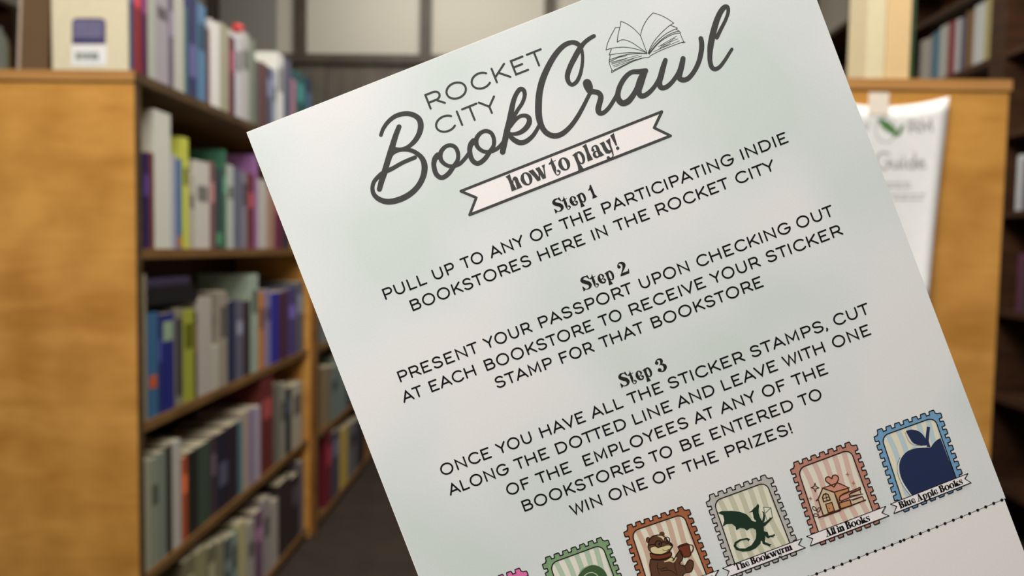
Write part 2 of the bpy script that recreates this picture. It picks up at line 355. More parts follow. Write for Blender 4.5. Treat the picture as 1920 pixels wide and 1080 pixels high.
# books on the right bookcase, spines towards the camera side
def upright_book(label, p0, p1, h, rgb, yb=D0 + 0.006, wd=0.13, group=None):
    a, b_ = hit(p0, 150, 1, yb), hit(p1, 150, 1, yb)
    t = b_.x - a.x - .0006
    o = book(label, ((a.x + b_.x) / 2, yb, ZTOP + 0.0004), wd, t, h, rgb, -math.pi / 2, group)
    return o
G = 'thick books standing on the right bookcase'
upright_book('thick ivory book left of the peach one on right bookcase', 1622, 1657, .25, (230, 216, 172), group=G, wd=.095)
upright_book('peach-coloured thick book on the right bookcase', 1658, 1704, .262, (236, 198, 138), group=G)
upright_book('thin dark green book at the right of the peach one', 1705, 1712, .265, (58, 84, 52), group=G)

# ------------------------------------------------------------------ the taped notice
ny = D0 - 0.004
nL, nR = hit(1527, 300, 1, ny).x, hit(1768, 300, 1, ny).x
nT, nB = hit(1650, 200, 1, ny).z, hit(1700, 562, 1, ny).z
bm = bmesh.new(); NX, NZ = 16, 14
def npt(u, v):
    # the sheet hangs from its tape: corners lift, the lower right side curls off the panel
    zz = nT + (nB - nT) * v + 0.020 * (1 - v) * abs(u - .5) ** 2 * 4 * (1.0)
    off = 0.0015 + 0.012 * (abs(u - .5) * 2) ** 2 * (1 - v) + 0.03 * v * v * (max(0, u - .45) / .55) ** 2
    xx = nL + (nR - nL) * u - 0.034 * v ** 1.2 * max(0, u - .4) / .6
    return Vector((xx, ny - off, zz))
nc = npt(.5, 0)
grid = [[bm.verts.new(npt(i / NX, j / NZ) - nc) for i in range(NX + 1)] for j in range(NZ + 1)]
for j in range(NZ):
    for i in range(NX): bm.faces.new((grid[j][i], grid[j][i + 1], grid[j + 1][i + 1], grid[j + 1][i]))
me = bpy.data.meshes.new('sheet'); bm.to_mesh(me); bm.free(); me.materials.append(M_white)
for p in me.polygons: p.use_smooth = True
nt_ = empty('notice', 'white paper notice with a green leaf logo taped to the right bookcase', 'notice', nc)
sh = link('sheet', me, nt_); md = sh.modifiers.new('thick', 'SOLIDIFY'); md.thickness = 0.0003; md.offset = -1
tp = hit(1646, 196, 1, ny)
tm = mat('clear_tape', (244, 232, 216), .25)
boxes('tape', [(tp.x - .021 - nc.x, tp.x + .021 - nc.x, -.0022, -.0012, tp.z - .022 - nc.z, tp.z + .024 - nc.z)], tm, nt_)

def find_uv(px, py):
    p = hit(px, py, 1, ny - .003); u, v = .5, .3
    for _ in range(30):
        q = npt(u, v); u += (p.x - q.x) / (nR - nL); v += (p.z - q.z) / (nB - nT)
    return u, v
def on_notice(px, py, lift=.0006):
    u, v = find_uv(px, py); return npt(u, v) - nc + Vector((0, -lift, 0))

# ------------------------------------------------------------------ tall wall bookcases
def tall_case(name, label, X, y_cuts, depth, side, top, zs, post=0.10):
    """runs along Y against a wall; front plane at X, body to side*depth"""
    r = empty(name, label, 'bookcase', (X, y_cuts[0], 0))
    xa, xb = sorted((0, side * depth))
    def b(nm, bl, m, bev=0.0015): return boxes(nm, bl, m, r, bev)
    L = y_cuts[-1] - y_cuts[0]
    b('back_panel', [(xb - .012 if side > 0 else xa, xb if side > 0 else xa + .012, 0, L, FZ, top - .03)], M_darkback, 0)
    b('top_board', [(xa, xb, 0, L, top - .0295, top)], M_dark)
    for i, y_ in enumerate(y_cuts):
        yy_ = y_ - y_cuts[0]; hw = post / 2
        ya_, yb_ = max(0, yy_ - hw), min(L, yy_ + hw)
        b('upright', [(xa if side > 0 else xa + .0125, xb - .0125 if side > 0 else xb, ya_, yb_, FZ, top - .03)], M_dark)
    for i in range(len(y_cuts) - 1):
        ya_, yb_ = y_cuts[i] - y_cuts[0] + post / 2 + .0005, y_cuts[i + 1] - y_cuts[0] - post / 2 - .0005
        for z in zs:
            b('shelf', [(xa + .003 if side > 0 else xa + .013, xb - .013 if side > 0 else xb - .003, ya_, yb_, z - .026, z)], M_dark)
    return r
RX = 1.9
yp = y_on(1868, RX, 2.0)
RS = [0.26, 0.62, 0.97, 1.37, 1.69, 2.02, 2.34]
tall_case('tall_bookcase', 'tall dark brown bookcase along the right wall, partly filled', RX, [yp - 1.15, yp, yp + 1.15, RY1 - .1], .36, 1, 2.62, RS)
def fill(items, X, zs, where, group, side):
    n = 0
    for (p0, p1, h, rgb, words) in items:
        n += 1
        a, b_ = y_on(p0, X, zs), y_on(p1, X, zs); ya_, yb_ = min(a, b_), max(a, b_)
        if side > 0 and yb_ > yp: ya_ = max(ya_, yp + .052)
        if side > 0 and ya_ < yp: yb_ = min(yb_, yp - .052)
        if yb_ - ya_ < .004: print('SKIP', words); continue
        book(f'{words}, {where}', (X, (ya_ + yb_) / 2, zs + .0004), random.uniform(.13, .16), yb_ - ya_ - .001, h, [v * .86 for v in rgb], math.pi if side > 0 else 0.0, group)
g_ = 'books on the tall right bookcase'
w_ = 'on the tall right bookcase'
RBX = RX + 0.02
fill([(1722, 1731, .235, (176, 170, 160), 'pale grey book furthest left'), (1732, 1740, .23, (188, 184, 172), 'off-white book, second from left'), (1741, 1746, .235, (140, 140, 146), 'thin grey book left of the blue one'),
      (1747, 1758, .24, (76, 130, 158), 'steel blue book'), (1759, 1768, .25, (196, 198, 190), 'white-grey book right of the blue'), (1769, 1775, .25, (178, 170, 164), 'thin pale book left of the red one'),
      (1776, 1787, .25, (156, 34, 40), 'red book'), (1788, 1797, .245, (196, 194, 196), 'pale book right of red'), (1798, 1806, .24, (96, 100, 128), 'blue-grey book'),
      (1807, 1814, .255, (116, 84, 48), 'brown book'), (1815, 1822, .25, (142, 104, 64), 'light brown book'), (1823, 1842, .26, (204, 208, 208), 'thick white book'),
      (1843, 1853, .265, (176, 164, 100), 'yellowish book furthest right')], RBX, RS[5], w_, g_, 1)
fill([(1778, 1790, .235, (150, 150, 160), 'grey book top, left of three,'), (1792, 1806, .235, (90, 84, 96), 'dark book top, middle of three,'), (1808, 1824, .245, (180, 176, 186), 'pale book top, right of three,'),
      (1830, 1846, .24, (206, 196, 206), 'pinkish white book top')], RBX, RS[4], 'just above low right bookcase', g_, 1)
fill([(1903, 1913, .22, (206, 210, 214), 'white book in the near section'), (1914, 1922, .2, (120, 116, 130), 'grey book beside the white one')], RBX, RS[3], 'at the right picture edge', g_, 1)
fill([(1904, 1912, .23, (106, 56, 84), 'purple-maroon book'), (1913, 1921, .21, (84, 60, 74), 'dull plum book')], RBX, RS[2], 'below the white one at the right picture edge', g_, 1)

LXX = -3.0
yl = y_on(34, LXX, 2.2)
tall_case('tall_bookcase', 'tall dark bookcase along the left wall, only its top showing', LXX, [yl - 1.4, yl + .0, yl + 1.2], .36, -1, 2.53, [0.3, .65, 1.0, 1.35, 1.7, 2.08], .05)
fill([(0, 6, .30, (214, 220, 206), 'pale white-green book at the far left edge'), (7, 12, .27, (204, 212, 190), 'pale green-white book beside it'), (13, 17, .25, (196, 200, 160), 'pale yellow-green book'), (18, 21, .22, (170, 120, 60), 'small ochre book')],
     LXX + -.02, 2.08, 'on the tall left bookcase', 'books on the tall left bookcase', -1)

# ------------------------------------------------------------------ flat print: strokes and filled shapes
def crom(pts, n=6):
    """Catmull-Rom through points with any number of components"""
    P = [tuple(pts[0])] + [tuple(p) for p in pts] + [tuple(pts[-1])]
    out = []
    for i in range(1, len(P) - 2):
        p0, p1, p2, p3 = P[i - 1], P[i], P[i + 1], P[i + 2]
        for k in range(n):
            t = k / n
            out.append(tuple(.5 * (2 * b + (c - a) * t + (2 * a - 5 * b + 4 * c - d) * t * t + (3 * b - a - 3 * c + d) * t ** 3)
                             for a, b, c, d in zip(p0, p1, p2, p3)))
    out.append(P[-2]); return out
class Ink:
    """collects flat shapes in a 2D plane; mapper turns (x, y, layer) into a local 3D point"""
    def __init__(s, mapper, layer): s.v = []; s.f = []; s.map = mapper; s.layer = layer
    def poly(s, outer, *holes):
        loops = [[Vector((p[0], p[1], 0)) for p in l] for l in (outer,) + holes]
        tri = tessellate_polygon(loops); b = len(s.v)
        for l in loops:
            for p in l: s.v.append((p.x, p.y))
        for t in tri: s.f.append((b + t[0], b + t[1], b + t[2]))
    def disc(s, x, y, rx, ry=None, n=20, rot=0.0):
        s.poly(ell(x, y, rx, ry or rx, n, rot))
    def stroke(s, pts, w=None, cap=True, closed=False):
        """pts (x,y[,w]); constant width w when given"""
        P = [(p[0], p[1], (w if w is not None else p[2]) / 2) for p in pts]
        Q = [P[0]]
        for p in P[1:]:
            if abs(p[0] - Q[-1][0]) + abs(p[1] - Q[-1][1]) > 1e-6: Q.append(p)
        P = Q; n = len(P)
        if n < 2: return
        L, R = [], []
        for i in range(n):
            if closed: a, c = P[(i - 1) % n], P[(i + 1) % n]
            else: a, c = P[max(0, i - 1)], P[min(n - 1, i + 1)]
            b = P[i]
            d1 = (b[0] - a[0], b[1] - a[1]); d2 = (c[0] - b[0], c[1] - b[1])
            l1 = math.hypot(*d1) or 0; l2 = math.hypot(*d2) or 0
            u1 = (d1[0] / l1, d1[1] / l1) if l1 else None; u2 = (d2[0] / l2, d2[1] / l2) if l2 else None
            u1 = u1 or u2; u2 = u2 or u1
            tx, ty = u1[0] + u2[0], u1[1] + u2[1]; tl = math.hypot(tx, ty)
            if tl < 1e-3: tx, ty, tl = u1[0], u1[1], 1
            tx /= tl; ty /= tl
            ms = 1 / max(.45, tx * u1[0] + ty * u1[1])
            hw = b[2] * ms
            L.append((b[0] - ty * hw, b[1] + tx * hw)); R.append((b[0] + ty * hw, b[1] - tx * hw))
        base = len(s.v)
        for i in range(n): s.v.append(L[i]); s.v.append(R[i])
        for i in range(n - 1 + (1 if closed else 0)):
            j = (i + 1) % n
            s.f.append((base + 2 * i, base + 2 * i + 1, base + 2 * j + 1, base + 2 * j))
        if cap and not closed:
            for e in (P[0], P[-1]): s.disc(e[0], e[1], e[2], n=12)
    def curve(s, pts, w=None, cap=True, n=6, closed=False):
        if closed: pts = list(pts) + [pts[0]]
        q = crom(pts, n)
        s.stroke(q[:-1] if closed else q, w, cap, closed)
    def build(s, name, m, parent):
        """union of all collected shapes as one flat mesh without overlaps"""
        tr = []
        for f in s.f:
            for k in range(1, len(f) - 1):
                a, b, c = f[0], f[k], f[k + 1]
                A, B, C = s.v[a], s.v[b], s.v[c]
                if abs((B[0] - A[0]) * (C[1] - A[1]) - (B[1] - A[1]) * (C[0] - A[0])) > 1e-4: tr.append((a, b, c))
        ed = {}
        for f in s.f:
            for k in range(len(f)): e = (f[k], f[(k + 1) % len(f)]); ed[(min(e), max(e))] = 1
        V, E, T_, ov, oe, of = delaunay_2d_cdt([Vector(p) for p in s.v], list(ed), [], 0, 1e-3)
        g = {}; cs = 3.0
        for (a, b, c) in tr:
            A, B, C = s.v[a], s.v[b], s.v[c]
            for gx in range(int(min(A[0], B[0], C[0]) // cs), int(max(A[0], B[0], C[0]) // cs) + 1):
                for gy in range(int(min(A[1], B[1], C[1]) // cs), int(max(A[1], B[1], C[1]) // cs) + 1):
                    g.setdefault((gx, gy), []).append((A, B, C))
        keep = []
        for t in T_:
            x_ = sum(V[k].x for k in t) / 3; y_ = sum(V[k].y for k in t) / 3
            for A, B, C in g.get((int(x_ // cs), int(y_ // cs)), ()):
                d1 = (B[0] - A[0]) * (y_ - A[1]) - (B[1] - A[1]) * (x_ - A[0])
                d2 = (C[0] - B[0]) * (y_ - B[1]) - (C[1] - B[1]) * (x_ - B[0])
                d3 = (A[0] - C[0]) * (y_ - C[1]) - (A[1] - C[1]) * (x_ - C[0])
                if (d1 >= 0 and d2 >= 0 and d3 >= 0) or (d1 <= 0 and d2 <= 0 and d3 <= 0): keep.append(t); break
        T_ = keep
        me = bpy.data.meshes.new(name)
        me.from_pydata([tuple(s.map(v.x, v.y, s.layer)) for v in V], [], [tuple(t) if s.flip is False else tuple(t[::-1]) for t in T_])
        bm = bmesh.new(); bm.from_mesh(me)
        bmesh.ops.delete(bm, geom=[v for v in bm.verts if not v.link_faces], context='VERTS')
        bm.to_mesh(me); bm.free(); me.materials.append(m)
        return link(name, me, parent)
    flip = True
def ell(x, y, rx, ry, n=20, rot=0.0):
    c, q = math.cos(rot), math.sin(rot); r = []
    for i in range(n):
        a = 2 * math.pi * i / n; u, v = rx * math.cos(a), ry * math.sin(a)
        r.append((x + u * c - v * q, y + u * q + v * c))
    return r
def arc(cx, cy, rx, ry, a0, a1, n=12):
    return [(cx + rx * math.cos(math.radians(a0 + (a1 - a0) * i / n)), cy + ry * math.sin(math.radians(a0 + (a1 - a0) * i / n))) for i in range(n + 1)]

# ---- monoline capitals (cap height 1, y up): width, left bearing, right bearing, polylines
SANS = {
 'A': (1.0, .1, .1, [[(0, 0), (.5, 1), (1, 0)], [(.19, .3), (.81, .3)]]),
 'B': (.8, .24, .16, [[(0, 0), (0, 1)] + arc(.46, .77, .25, .23, 90, -90) + [(0, .54)], [(0, .54)] + arc(.52, .27, .28, .27, 90, -90) + [(0, 0)]]),
 'C': (.94, .2, .12, [arc(.53, .5, .54, .53, 42, 318, 26)]),
 'D': (.92, .24, .2, [[(0, 0), (0, 1)] + arc(.42, .5, .5, .5, 90, -90, 18) + [(0, 0), (0, .3)]]),
 'E': (.71, .24, .18, [[(.69, 1), (0, 1), (0, 0), (.71, 0)], [(0, .52), (.52, .52)]]),
 'F': (.72, .24, .12, [[(.72, 1), (0, 1), (0, 0)], [(0, .5), (.56, .5)]]),
 'G': (1.04, .2, .22, [arc(.53, .5, .54, .53, 44, 352, 28) + [(1.06, .46), (.6, .46)]]),
 'H': (.86, .24, .24, [[(0, 0), (0, 1)], [(.86, 0), (.86, 1)], [(0, .52), (.86, .52)]]),
 'I': (.0, .24, .24, [[(0, 0), (0, 1)]]),
 'K': (.8, .24, .1, [[(0, 0), (0, 1)], [(.74, 1), (0, .34)], [(.27, .57), (.8, 0)]]),
 'L': (.62, .24, .14, [[(0, 1), (0, 0), (.62, 0)]]),
 'M': (.95, .24, .24, [[(0, 0), (0.02, 1), (.47, .2), (.93, 1), (.95, 0)]]),
 'N': (.84, .24, .24, [[(0, 0), (0, 1), (.84, 0), (.84, 1)]]),
 'O': (1.1, .2, .2, [arc(.55, .5, .55, .54, 0, 360, 30)]),
 'P': (.74, .24, .12, [[(0, 0), (0, 1)] + arc(.46, .71, .28, .29, 90, -90) + [(0, .42)]]),
 'R': (.8, .24, .12, [[(0, 0), (0, 1)] + arc(.46, .71, .28, .29, 90, -90) + [(0, .42)], [(.44, .42), (.84, 0)]]),
 'S': (.78, .18, .18, [[(p[0], p[1]) for p in crom([(.72, .86), (.58, .98), (.36, 1.03), (.13, .95), (.04, .76), (.13, .6), (.4, .52), (.66, .44), (.78, .26), (.68, .06), (.41, -.03), (.17, .02), (.02, .16)], 4)]]),
 'T': (.82, .06, .06, [[(0, 1), (.82, 1)], [(.41, 1), (.41, 0)]]),
 'U': (.84, .24, .24, [[(0, 1), (0, .4)] + arc(.42, .4, .42, .42, 180, 360, 16) + [(.84, 1)]]),
 'V': (.92, .08, .08, [[(0, 1), (.46, 0), (.92, 1)]]),
 'W': (1.27, .08, .08, [[(0, 1), (.34, 0), (.64, .95), (.94, 0), (1.27, 1)]]),
 'Y': (.86, .08, .08, [[(0, 1), (.43, .46), (.86, 1)], [(.43, .46), (.43, 0)]]),
 'Z': (.8, .16, .16, [[(.04, 1), (.76, 1), (0, 0), (.8, 0)]]),
 ',': (.06, .1, .1, [[(.05, .05), (.06, -.04), (-.02, -.18)]]),
 '!': (.0, .2, .1, [[(0, 1), (0, .3)], [(0, .05), (0, 0)]]),
}
def sans_word(ink, word, p0, p1, base, slope_pts, H, sw):
    """word between the outer extents p0 and p1 (any height), on the base line base->slope_pts"""
    bx, by = base; ex, ey = slope_pts
    L = math.hypot(ex - bx, ey - by); ux, uy = (ex - bx) / L, (ey - by) / L     # along text, y down
    nx, ny_ = uy, -ux                                                            # up from the base line
    off = sw / 2
    a0 = (p0[0] - bx) * ux + (p0[1] - by) * uy + off
    a1 = (p1[0] - bx) * ux + (p1[1] - by) * uy - off
    pos = 0; lay = []
    for i, ch in enumerate(word):
        wd, lb, rb_, pl = SANS[ch]
        if i: pos += lb
        lay.append((pos, pl)); pos += wd
        if i < len(word) - 1: pos += rb_
    sc = (a1 - a0) / pos if pos > 0 else H
    # keep letter shapes near the cap height, let the bearings absorb the rest
    for (q, pl) in lay:
        for line in pl:
            pts = []
            for (x_, y_) in line:
                u = a0 + (q + x_) * sc; v = y_ * H + off
                pts.append((bx + ux * u + nx * v, by + uy * u + ny_ * v))
            ink.stroke(pts, sw)

# ---- display letters with fat stems and ball terminals (x-height 100, y up)
def P_(*p): return ('p', list(p))
def SER():
    g = {}
    hstem = [(0, 126), (38, 133), (35, 95), (36, 60), (46, 0), (4, 0), (12, 60), (10, 108)]
    nstem = [(0, 92), (36, 101), (35, 60), (46, 0), (4, 0), (12, 50), (10, 80)]
    def arch(dx): return [(35 + dx, 56), (39 + dx, 76), (49 + dx, 92), (62 + dx, 101), (76 + dx, 98), (85 + dx, 82), (85 + dx, 48), (94 + dx, 0), (50 + dx, 0), (57 + dx, 48), (56 + dx, 74), (50 + dx, 80), (43 + dx, 70), (37 + dx, 50)]
    O = ('h', ell(46, 50, 46, 53), ell(47, 50, 17, 44))
    g['h'] = (94, [('p', hstem), ('p', arch(0))])
    g['n'] = (94, [('p', nstem), ('p', arch(0))])
    g['m'] = (144, [('p', nstem), ('p', arch(0)), ('p', arch(50))])
    g['r'] = (66, [('p', nstem), ('s', [(35, 62, 8), (44, 88, 14), (58, 92, 14)]), ('c', 58, 84, 13)])
    g['o'] = (92, [O])
    g['w'] = (136, [P_((0, 100), (37, 101), (58, 34), (64, 0), (38, 0), (26, 40)), P_((56, 0), (64, 0), (82, 78), (74, 84)),
                    P_((58, 100), (92, 101), (104, 40), (110, 0), (84, 0), (76, 40)), P_((102, 0), (110, 0), (127, 76), (140, 104), (114, 102), (119, 78))])
    g['t'] = (56, [P_((31, 138), (34, 108), (38, 60), (32, 22), (12, 16), (10, 60), (14, 90), (-4, 90), (-4, 97), (16, 108), (27, 124)),
                   ('s', [(20, 98, 7), (57, 103, 5)]), ('s', [(22, 26, 20), (19, 2, 10), (30, -14, 7), (46, -9, 8), (56, 6, 14), (50, 16, 14)]), ('c', 46, 17, 10)])
    g['p'] = (88, [P_((0, 90), (36, 102), (34, 0), (44, -42), (2, -42), (11, 0), (10, 80)), ('h', ell(54, 50, 34, 53), ell(50, 48, 14, 41))])
    g['l'] = (36, [P_((0, 127), (34, 136), (32, 60), (41, 0), (-3, 0), (9, 60), (8, 112))])
    g['i'] = (36, [P_((0, 90), (34, 100), (32, 50), (41, 0), (-3, 0), (9, 50), (8, 80)), ('c', 20, 124, 16)])
    g['a'] = (80, [('s', [(12, 72, 16), (18, 90, 12), (36, 97, 10), (52, 88, 22), (55, 60, 27), (55, 30, 27), (62, 10, 27)]), ('c', 15, 70, 13),
                   P_((44, 40), (68, 40), (84, 0), (46, 0)), ('h', ell(28, 27, 28, 29), ell(33, 28, 10, 19))])
    g['y'] = (92, [P_((0, 98), (37, 102), (40, 50), (48, 22), (64, 16), (70, 4), (44, -4), (20, 6), (12, 40), (10, 82)),
                   P_((54, 98), (92, 108), (80, 60), (78, 10), (72, -26), (64, -26), (66, 10), (66, 66)), ('s', [(70, -10, 10), (64, -34, 9), (44, -44, 9), (28, -40, 14)]), ('c', 24, -34, 14)])
    g['!'] = (30, [P_((0, 126), (33, 134), (23, 36), (13, 36)), ('c', 19, 11, 14)])
    g['u'] = (92, [P_((0, 96), (36, 103), (34, 32), (44, 12), (60, 16), (60, 4), (36, -5), (14, 5), (8, 32), (8, 84)), P_((54, 96), (86, 103), (83, 30), (94, 0), (58, 0), (60, 30), (60, 84))])
    S = [('s', [(100, 106, 6), (86, 130, 10), (62, 137, 13), (36, 130, 24), (24, 106, 36), (48, 82, 40), (78, 60, 40), (88, 34, 36), (74, 10, 20), (46, 3, 10), (22, 12, 8), (8, 34, 6)]),
         P_((88, 143), (97, 143), (106, 98), (99, 98), (82, 124)), P_((3, 44), (10, 44), (28, 12), (12, 0), (0, -4))]
    g['S'] = (108, S)
    def scl(sh, a, b):
        out = []
        for t in sh:
            if t[0] == 's': out.append(('s', [(x * a, y * b, w_ * (a + b) / 2) for x, y, w_ in t[1]]))
            elif t[0] == 'p': out.append(('p', [(x * a, y * b) for x, y in t[1]]))
        return out
    g['s'] = (70, scl(S, .66, .71))
    g['e'] = (82, [('s', [(34, 42, 8), (58, 54, 10), (67, 74, 22), (55, 94, 14), (38, 98, 12), (22, 80, 26), (17, 50, 34), (26, 20, 28), (46, 4, 16), (64, 8, 14), (76, 24, 12), (72, 36, 12)]), ('c', 66, 34, 11)])
    g['1'] = (52, [P_((24, 144), (36, 144), (38, 30), (56, 0), (0, 0), (14, 30), (11, 100), (-8, 94), (-10, 101), (10, 116))])
    g['2'] = (104, [('s', [(14, 100, 24), (14, 120, 12), (34, 138, 12), (62, 130, 28), (76, 104, 36), (60, 72, 24), (34, 42, 14), (14, 16, 8)]), ('c', 20, 101, 18),
                    P_((2, 0), (98, 0), (110, 44), (103, 44), (92, 26), (40, 26), (16, 24), (4, 14))])
    g['3'] = (104, [('s', [(18, 112, 18), (20, 130, 12), (44, 140, 12), (70, 130, 26), (74, 106, 30), (54, 82, 12), (40, 77, 6)]), ('s', [(48, 80, 6), (76, 70, 24), (90, 42, 38), (72, 12, 24), (46, 3, 13), (22, 14, 14)]),
                    ('c', 20, 109, 19), ('c', 22, 28, 21)])
    g['B'] = (98, [P_((0, 142), (42, 142), (35, 70), (42, 0), (0, 0), (9, 20), (9, 122)), ('h', ell(50, 108, 36, 35), ell(43, 108, 12, 26)), ('h', ell(54, 37, 43, 38), ell(45, 37, 13, 28))])
    g['A'] = (108, [P_((40, 142), (64, 142), (90, 24), (108, 0), (52, 0), (60, 24), (46, 100)), ('s', [(47, 128, 12), (20, 14, 8)]), P_((-2, 0), (36, 0), (26, 12), (8, 12)), ('s', [(28, 46, 8), (62, 46, 8)])])
    g['T'] = (106, [P_((0, 142), (106, 142), (106, 106), (98, 106), (86, 130), (67, 132), (64, 40), (75, 0), (32, 0), (42, 40), (41, 132), (22, 130), (8, 106), (0, 106))])
    g['k'] = (92, [('p', [(0, 127), (34, 136), (32, 60), (41, 0), (-3, 0), (9, 60), (8, 112)]), ('s', [(34, 52, 7), (68, 90, 10)]), P_((36, 60), (60, 74), (96, 0), (48, 0)), ('c', 72, 88, 12)])
    return g
SERIF = SER()
def serif_text(ink, text, p0, p1, xh, gap=13, space=42, xs=None):
    """p0, p1: base line start and end in the plane (y down); xs: optional list of glyph starts in x-height/100 units"""
    L = math.hypot(p1[0] - p0[0], p1[1] - p0[1]); ux, uy = (p1[0] - p0[0]) / L, (p1[1] - p0[1]) / L
    nx, ny_ = uy, -ux
    pos = 0; lay = []
    for i, ch in enumerate(text):
        if ch == ' ': pos += space; lay.append(None); continue
        if xs: pos = xs[i]
        lay.append((ch, pos)); pos += SERIF[ch][0] + gap
    tot = pos - gap
    ku = (L / tot) if not xs else xh / 100
    kv = xh / 100
    def M(x_, y_, q): return (p0[0] + ux * (q + x_) * ku + nx * y_ * kv, p0[1] + uy * (q + x_) * ku + ny_ * y_ * kv)
    em = xh * (.028 if xh > 12 else .065)
    for it in lay:
        if not it: continue
        ch, q = it
        for sh in SERIF[ch][1]:
            if sh[0] in 'ph': ink.stroke([M(a, b, q) for a, b in sh[1]], em, closed=True)
            if sh[0] == 'p': ink.poly([M(a, b, q) for a, b in sh[1]])
            elif sh[0] == 'h': ink.poly([M(a, b, q) for a, b in sh[1]], [M(a, b, q) for a, b in sh[2]])
            elif sh[0] == 'c':
                ink.poly([M(a, b, q) for a, b in ell(sh[1], sh[2], sh[3], sh[3], 14)])
            elif sh[0] == 's':
                ink.curve([M(a, b, q) + (w_ * (ku + kv) / 2,) for a, b, w_ in sh[1]], n=5)

def ink_mat(name, rgb):
    return mat(name, rgb, .75, .08)
# ---- notice print
def nmap(x_, y_, l): return on_notice(x_, y_, .0005 + .0001 * l)
Ink.flip = False
M_ngrey = mat('grey_print', (164, 164, 164), .6)
ik = Ink(nmap, 0)
def nword(word, p0, p1, H, sw): sans_word(ik, word, p0, p1, p0, p1, H, sw)
nword('W', (1612, 248), (1632, 247), 16, 3)
nword('RM', (1703, 251), (1747, 248), 20, 5)
ik.stroke(ell(1661, 243, 19, 24, 24), 2.2, closed=True)
# hand-lettered guide line
for pts in ([(1668, 290), (1655, 286), (1644, 298), (1648, 314), (1662, 316), (1668, 304), (1660, 303)], [(1673, 302), (1674, 314), (1682, 314), (1685, 302), (1687, 316)],
            [(1693, 302), (1694, 316)], [(1694, 294), (1694, 296)], [(1712, 304), (1702, 304), (1702, 315), (1712, 313), (1714, 288), (1714, 316)], [(1720, 309), (1730, 306), (1724, 301), (1719, 310), (1726, 316), (1733, 313)]):
    ik.curve(pts, 4.2, n=4)
ik.build('printed_lettering', M_ngrey, nt_)
ik = Ink(nmap, 0)
for (a, b, y_) in ((1650, 1706, 344), (1662, 1706, 352), (1660, 1730, 366), (1676, 1726, 374)):
    x_ = a
    while x_ < b:
        e = min(b, x_ + random.uniform(7, 14)); ik.stroke([(x_, y_), (e, y_ - .5)], 3.2); x_ = e + 4.5
ik.build('small_print', M_ngrey, nt_)
ik = Ink(nmap, 1)
ik.poly([(1644, 222), (1656, 223), (1670, 230), (1679, 241), (1683, 254), (1670, 250), (1656, 241)])
ik.curve([(1678, 254, 7), (1686, 249, 8), (1692, 236, 6)])
ik.build('leaf_emblem', mat('leaf_green_print', (84, 128, 72), .5), nt_)
Ink.flip = True

# ------------------------------------------------------------------ the card held in front of the camera
PXM = CARD_D / F                                  # metres per photograph pixel on the card
th = math.radians(21.3)
TL, TR, BR, BL = (462, 248), (1475, -151), (2011, 1276), (1013, 1670)
CC = (sum(p[0] for p in (TL, TR, BR, BL)) / 4, sum(p[1] for p in (TL, TR, BR, BL)) / 4)
card = empty('event_card', 'pale grey-green printed card with steps and stamp pictures held up close', 'card')
card.matrix_world = (cam.matrix_world.copy() @ Matrix.Translation(((CC[0] - 960) * PXM, -(CC[1] - 540) * PXM, -CARD_D)) @ Matrix.Rotation(th, 4, 'Z'))
cth, sth = math.cos(th), math.sin(th)
def cmap(x_, y_, layer):
    a, b = (x_ - CC[0]) * PXM, -(y_ - CC[1]) * PXM
    return (a * cth + b * sth, -a * sth + b * cth, layer * 1.2e-5)

# print base colours: soft watercolour clouds above the cut line, warm white below
def paper(name, cols, scale, rough=.5):
    m = bpy.data.materials.new(name); m.use_nodes = True; nt = m.node_tree; b = nt.nodes['Principled BSDF']
    b.inputs['Roughness'].default_value = rough; b.inputs['Specular IOR Level'].default_value = .15
    tc = nt.nodes.new('ShaderNodeTexCoord')
    n = nt.nodes.new('ShaderNodeTexNoise'); n.inputs['Scale'].default_value = scale; n.inputs['Detail'].default_value = 1.5; n.inputs['Roughness'].default_value = .45
    nt.links.new(tc.outputs['Object'], n.inputs['Vector'])
    cr = nt.nodes.new('ShaderNodeValToRGB'); nt.links.new(n.outputs['Fac'], cr.inputs[0])
    while len(cr.color_ramp.elements) < len(cols): cr.color_ramp.elements.new(.5)
    for e, (p, c) in zip(cr.color_ramp.elements, cols): e.position = p; e.color = lin(c)
    g = nt.nodes.new('ShaderNodeTexNoise'); g.inputs['Scale'].default_value = 2600; g.inputs['Detail'].default_value = 2
    nt.links.new(tc.outputs['Object'], g.inputs['Vector'])
    mx = nt.nodes.new('ShaderNodeMix'); mx.data_type = 'RGBA'; mx.blend_type = 'MULTIPLY'; mx.inputs[0].default_value = 1
    gr = nt.nodes.new('ShaderNodeValToRGB'); gr.color_ramp.elements[0].position = .3; gr.color_ramp.elements[0].color = (.96, .96, .96, 1)
    gr.color_ramp.elements[1].position = .6; gr.color_ramp.elements[1].color = (1, 1, 1, 1)
    nt.links.new(g.outputs['Fac'], gr.inputs[0]); nt.links.new(cr.outputs[0], mx.inputs[6]); nt.links.new(gr.outputs[0], mx.inputs[7])
    nt.links.new(mx.outputs[2], b.inputs['Base Color'])
    return m
M_card = paper('card_stock', [(0, (236, 231, 226)), (1, (236, 231, 226))], 10)
M_wash = paper('watercolour_wash', [(.36, (208, 215, 209)), (.5, (219, 221, 219)), (.62, (227, 225, 222))], 24)
M_title = ink_mat('charcoal_ink', (72, 71, 69)); M_ink = ink_mat('black_ink', (22, 20, 22))
M_rib = paper('ribbon_paper_white', [(0, (240, 233, 230)), (1, (240, 233, 230))], 10)

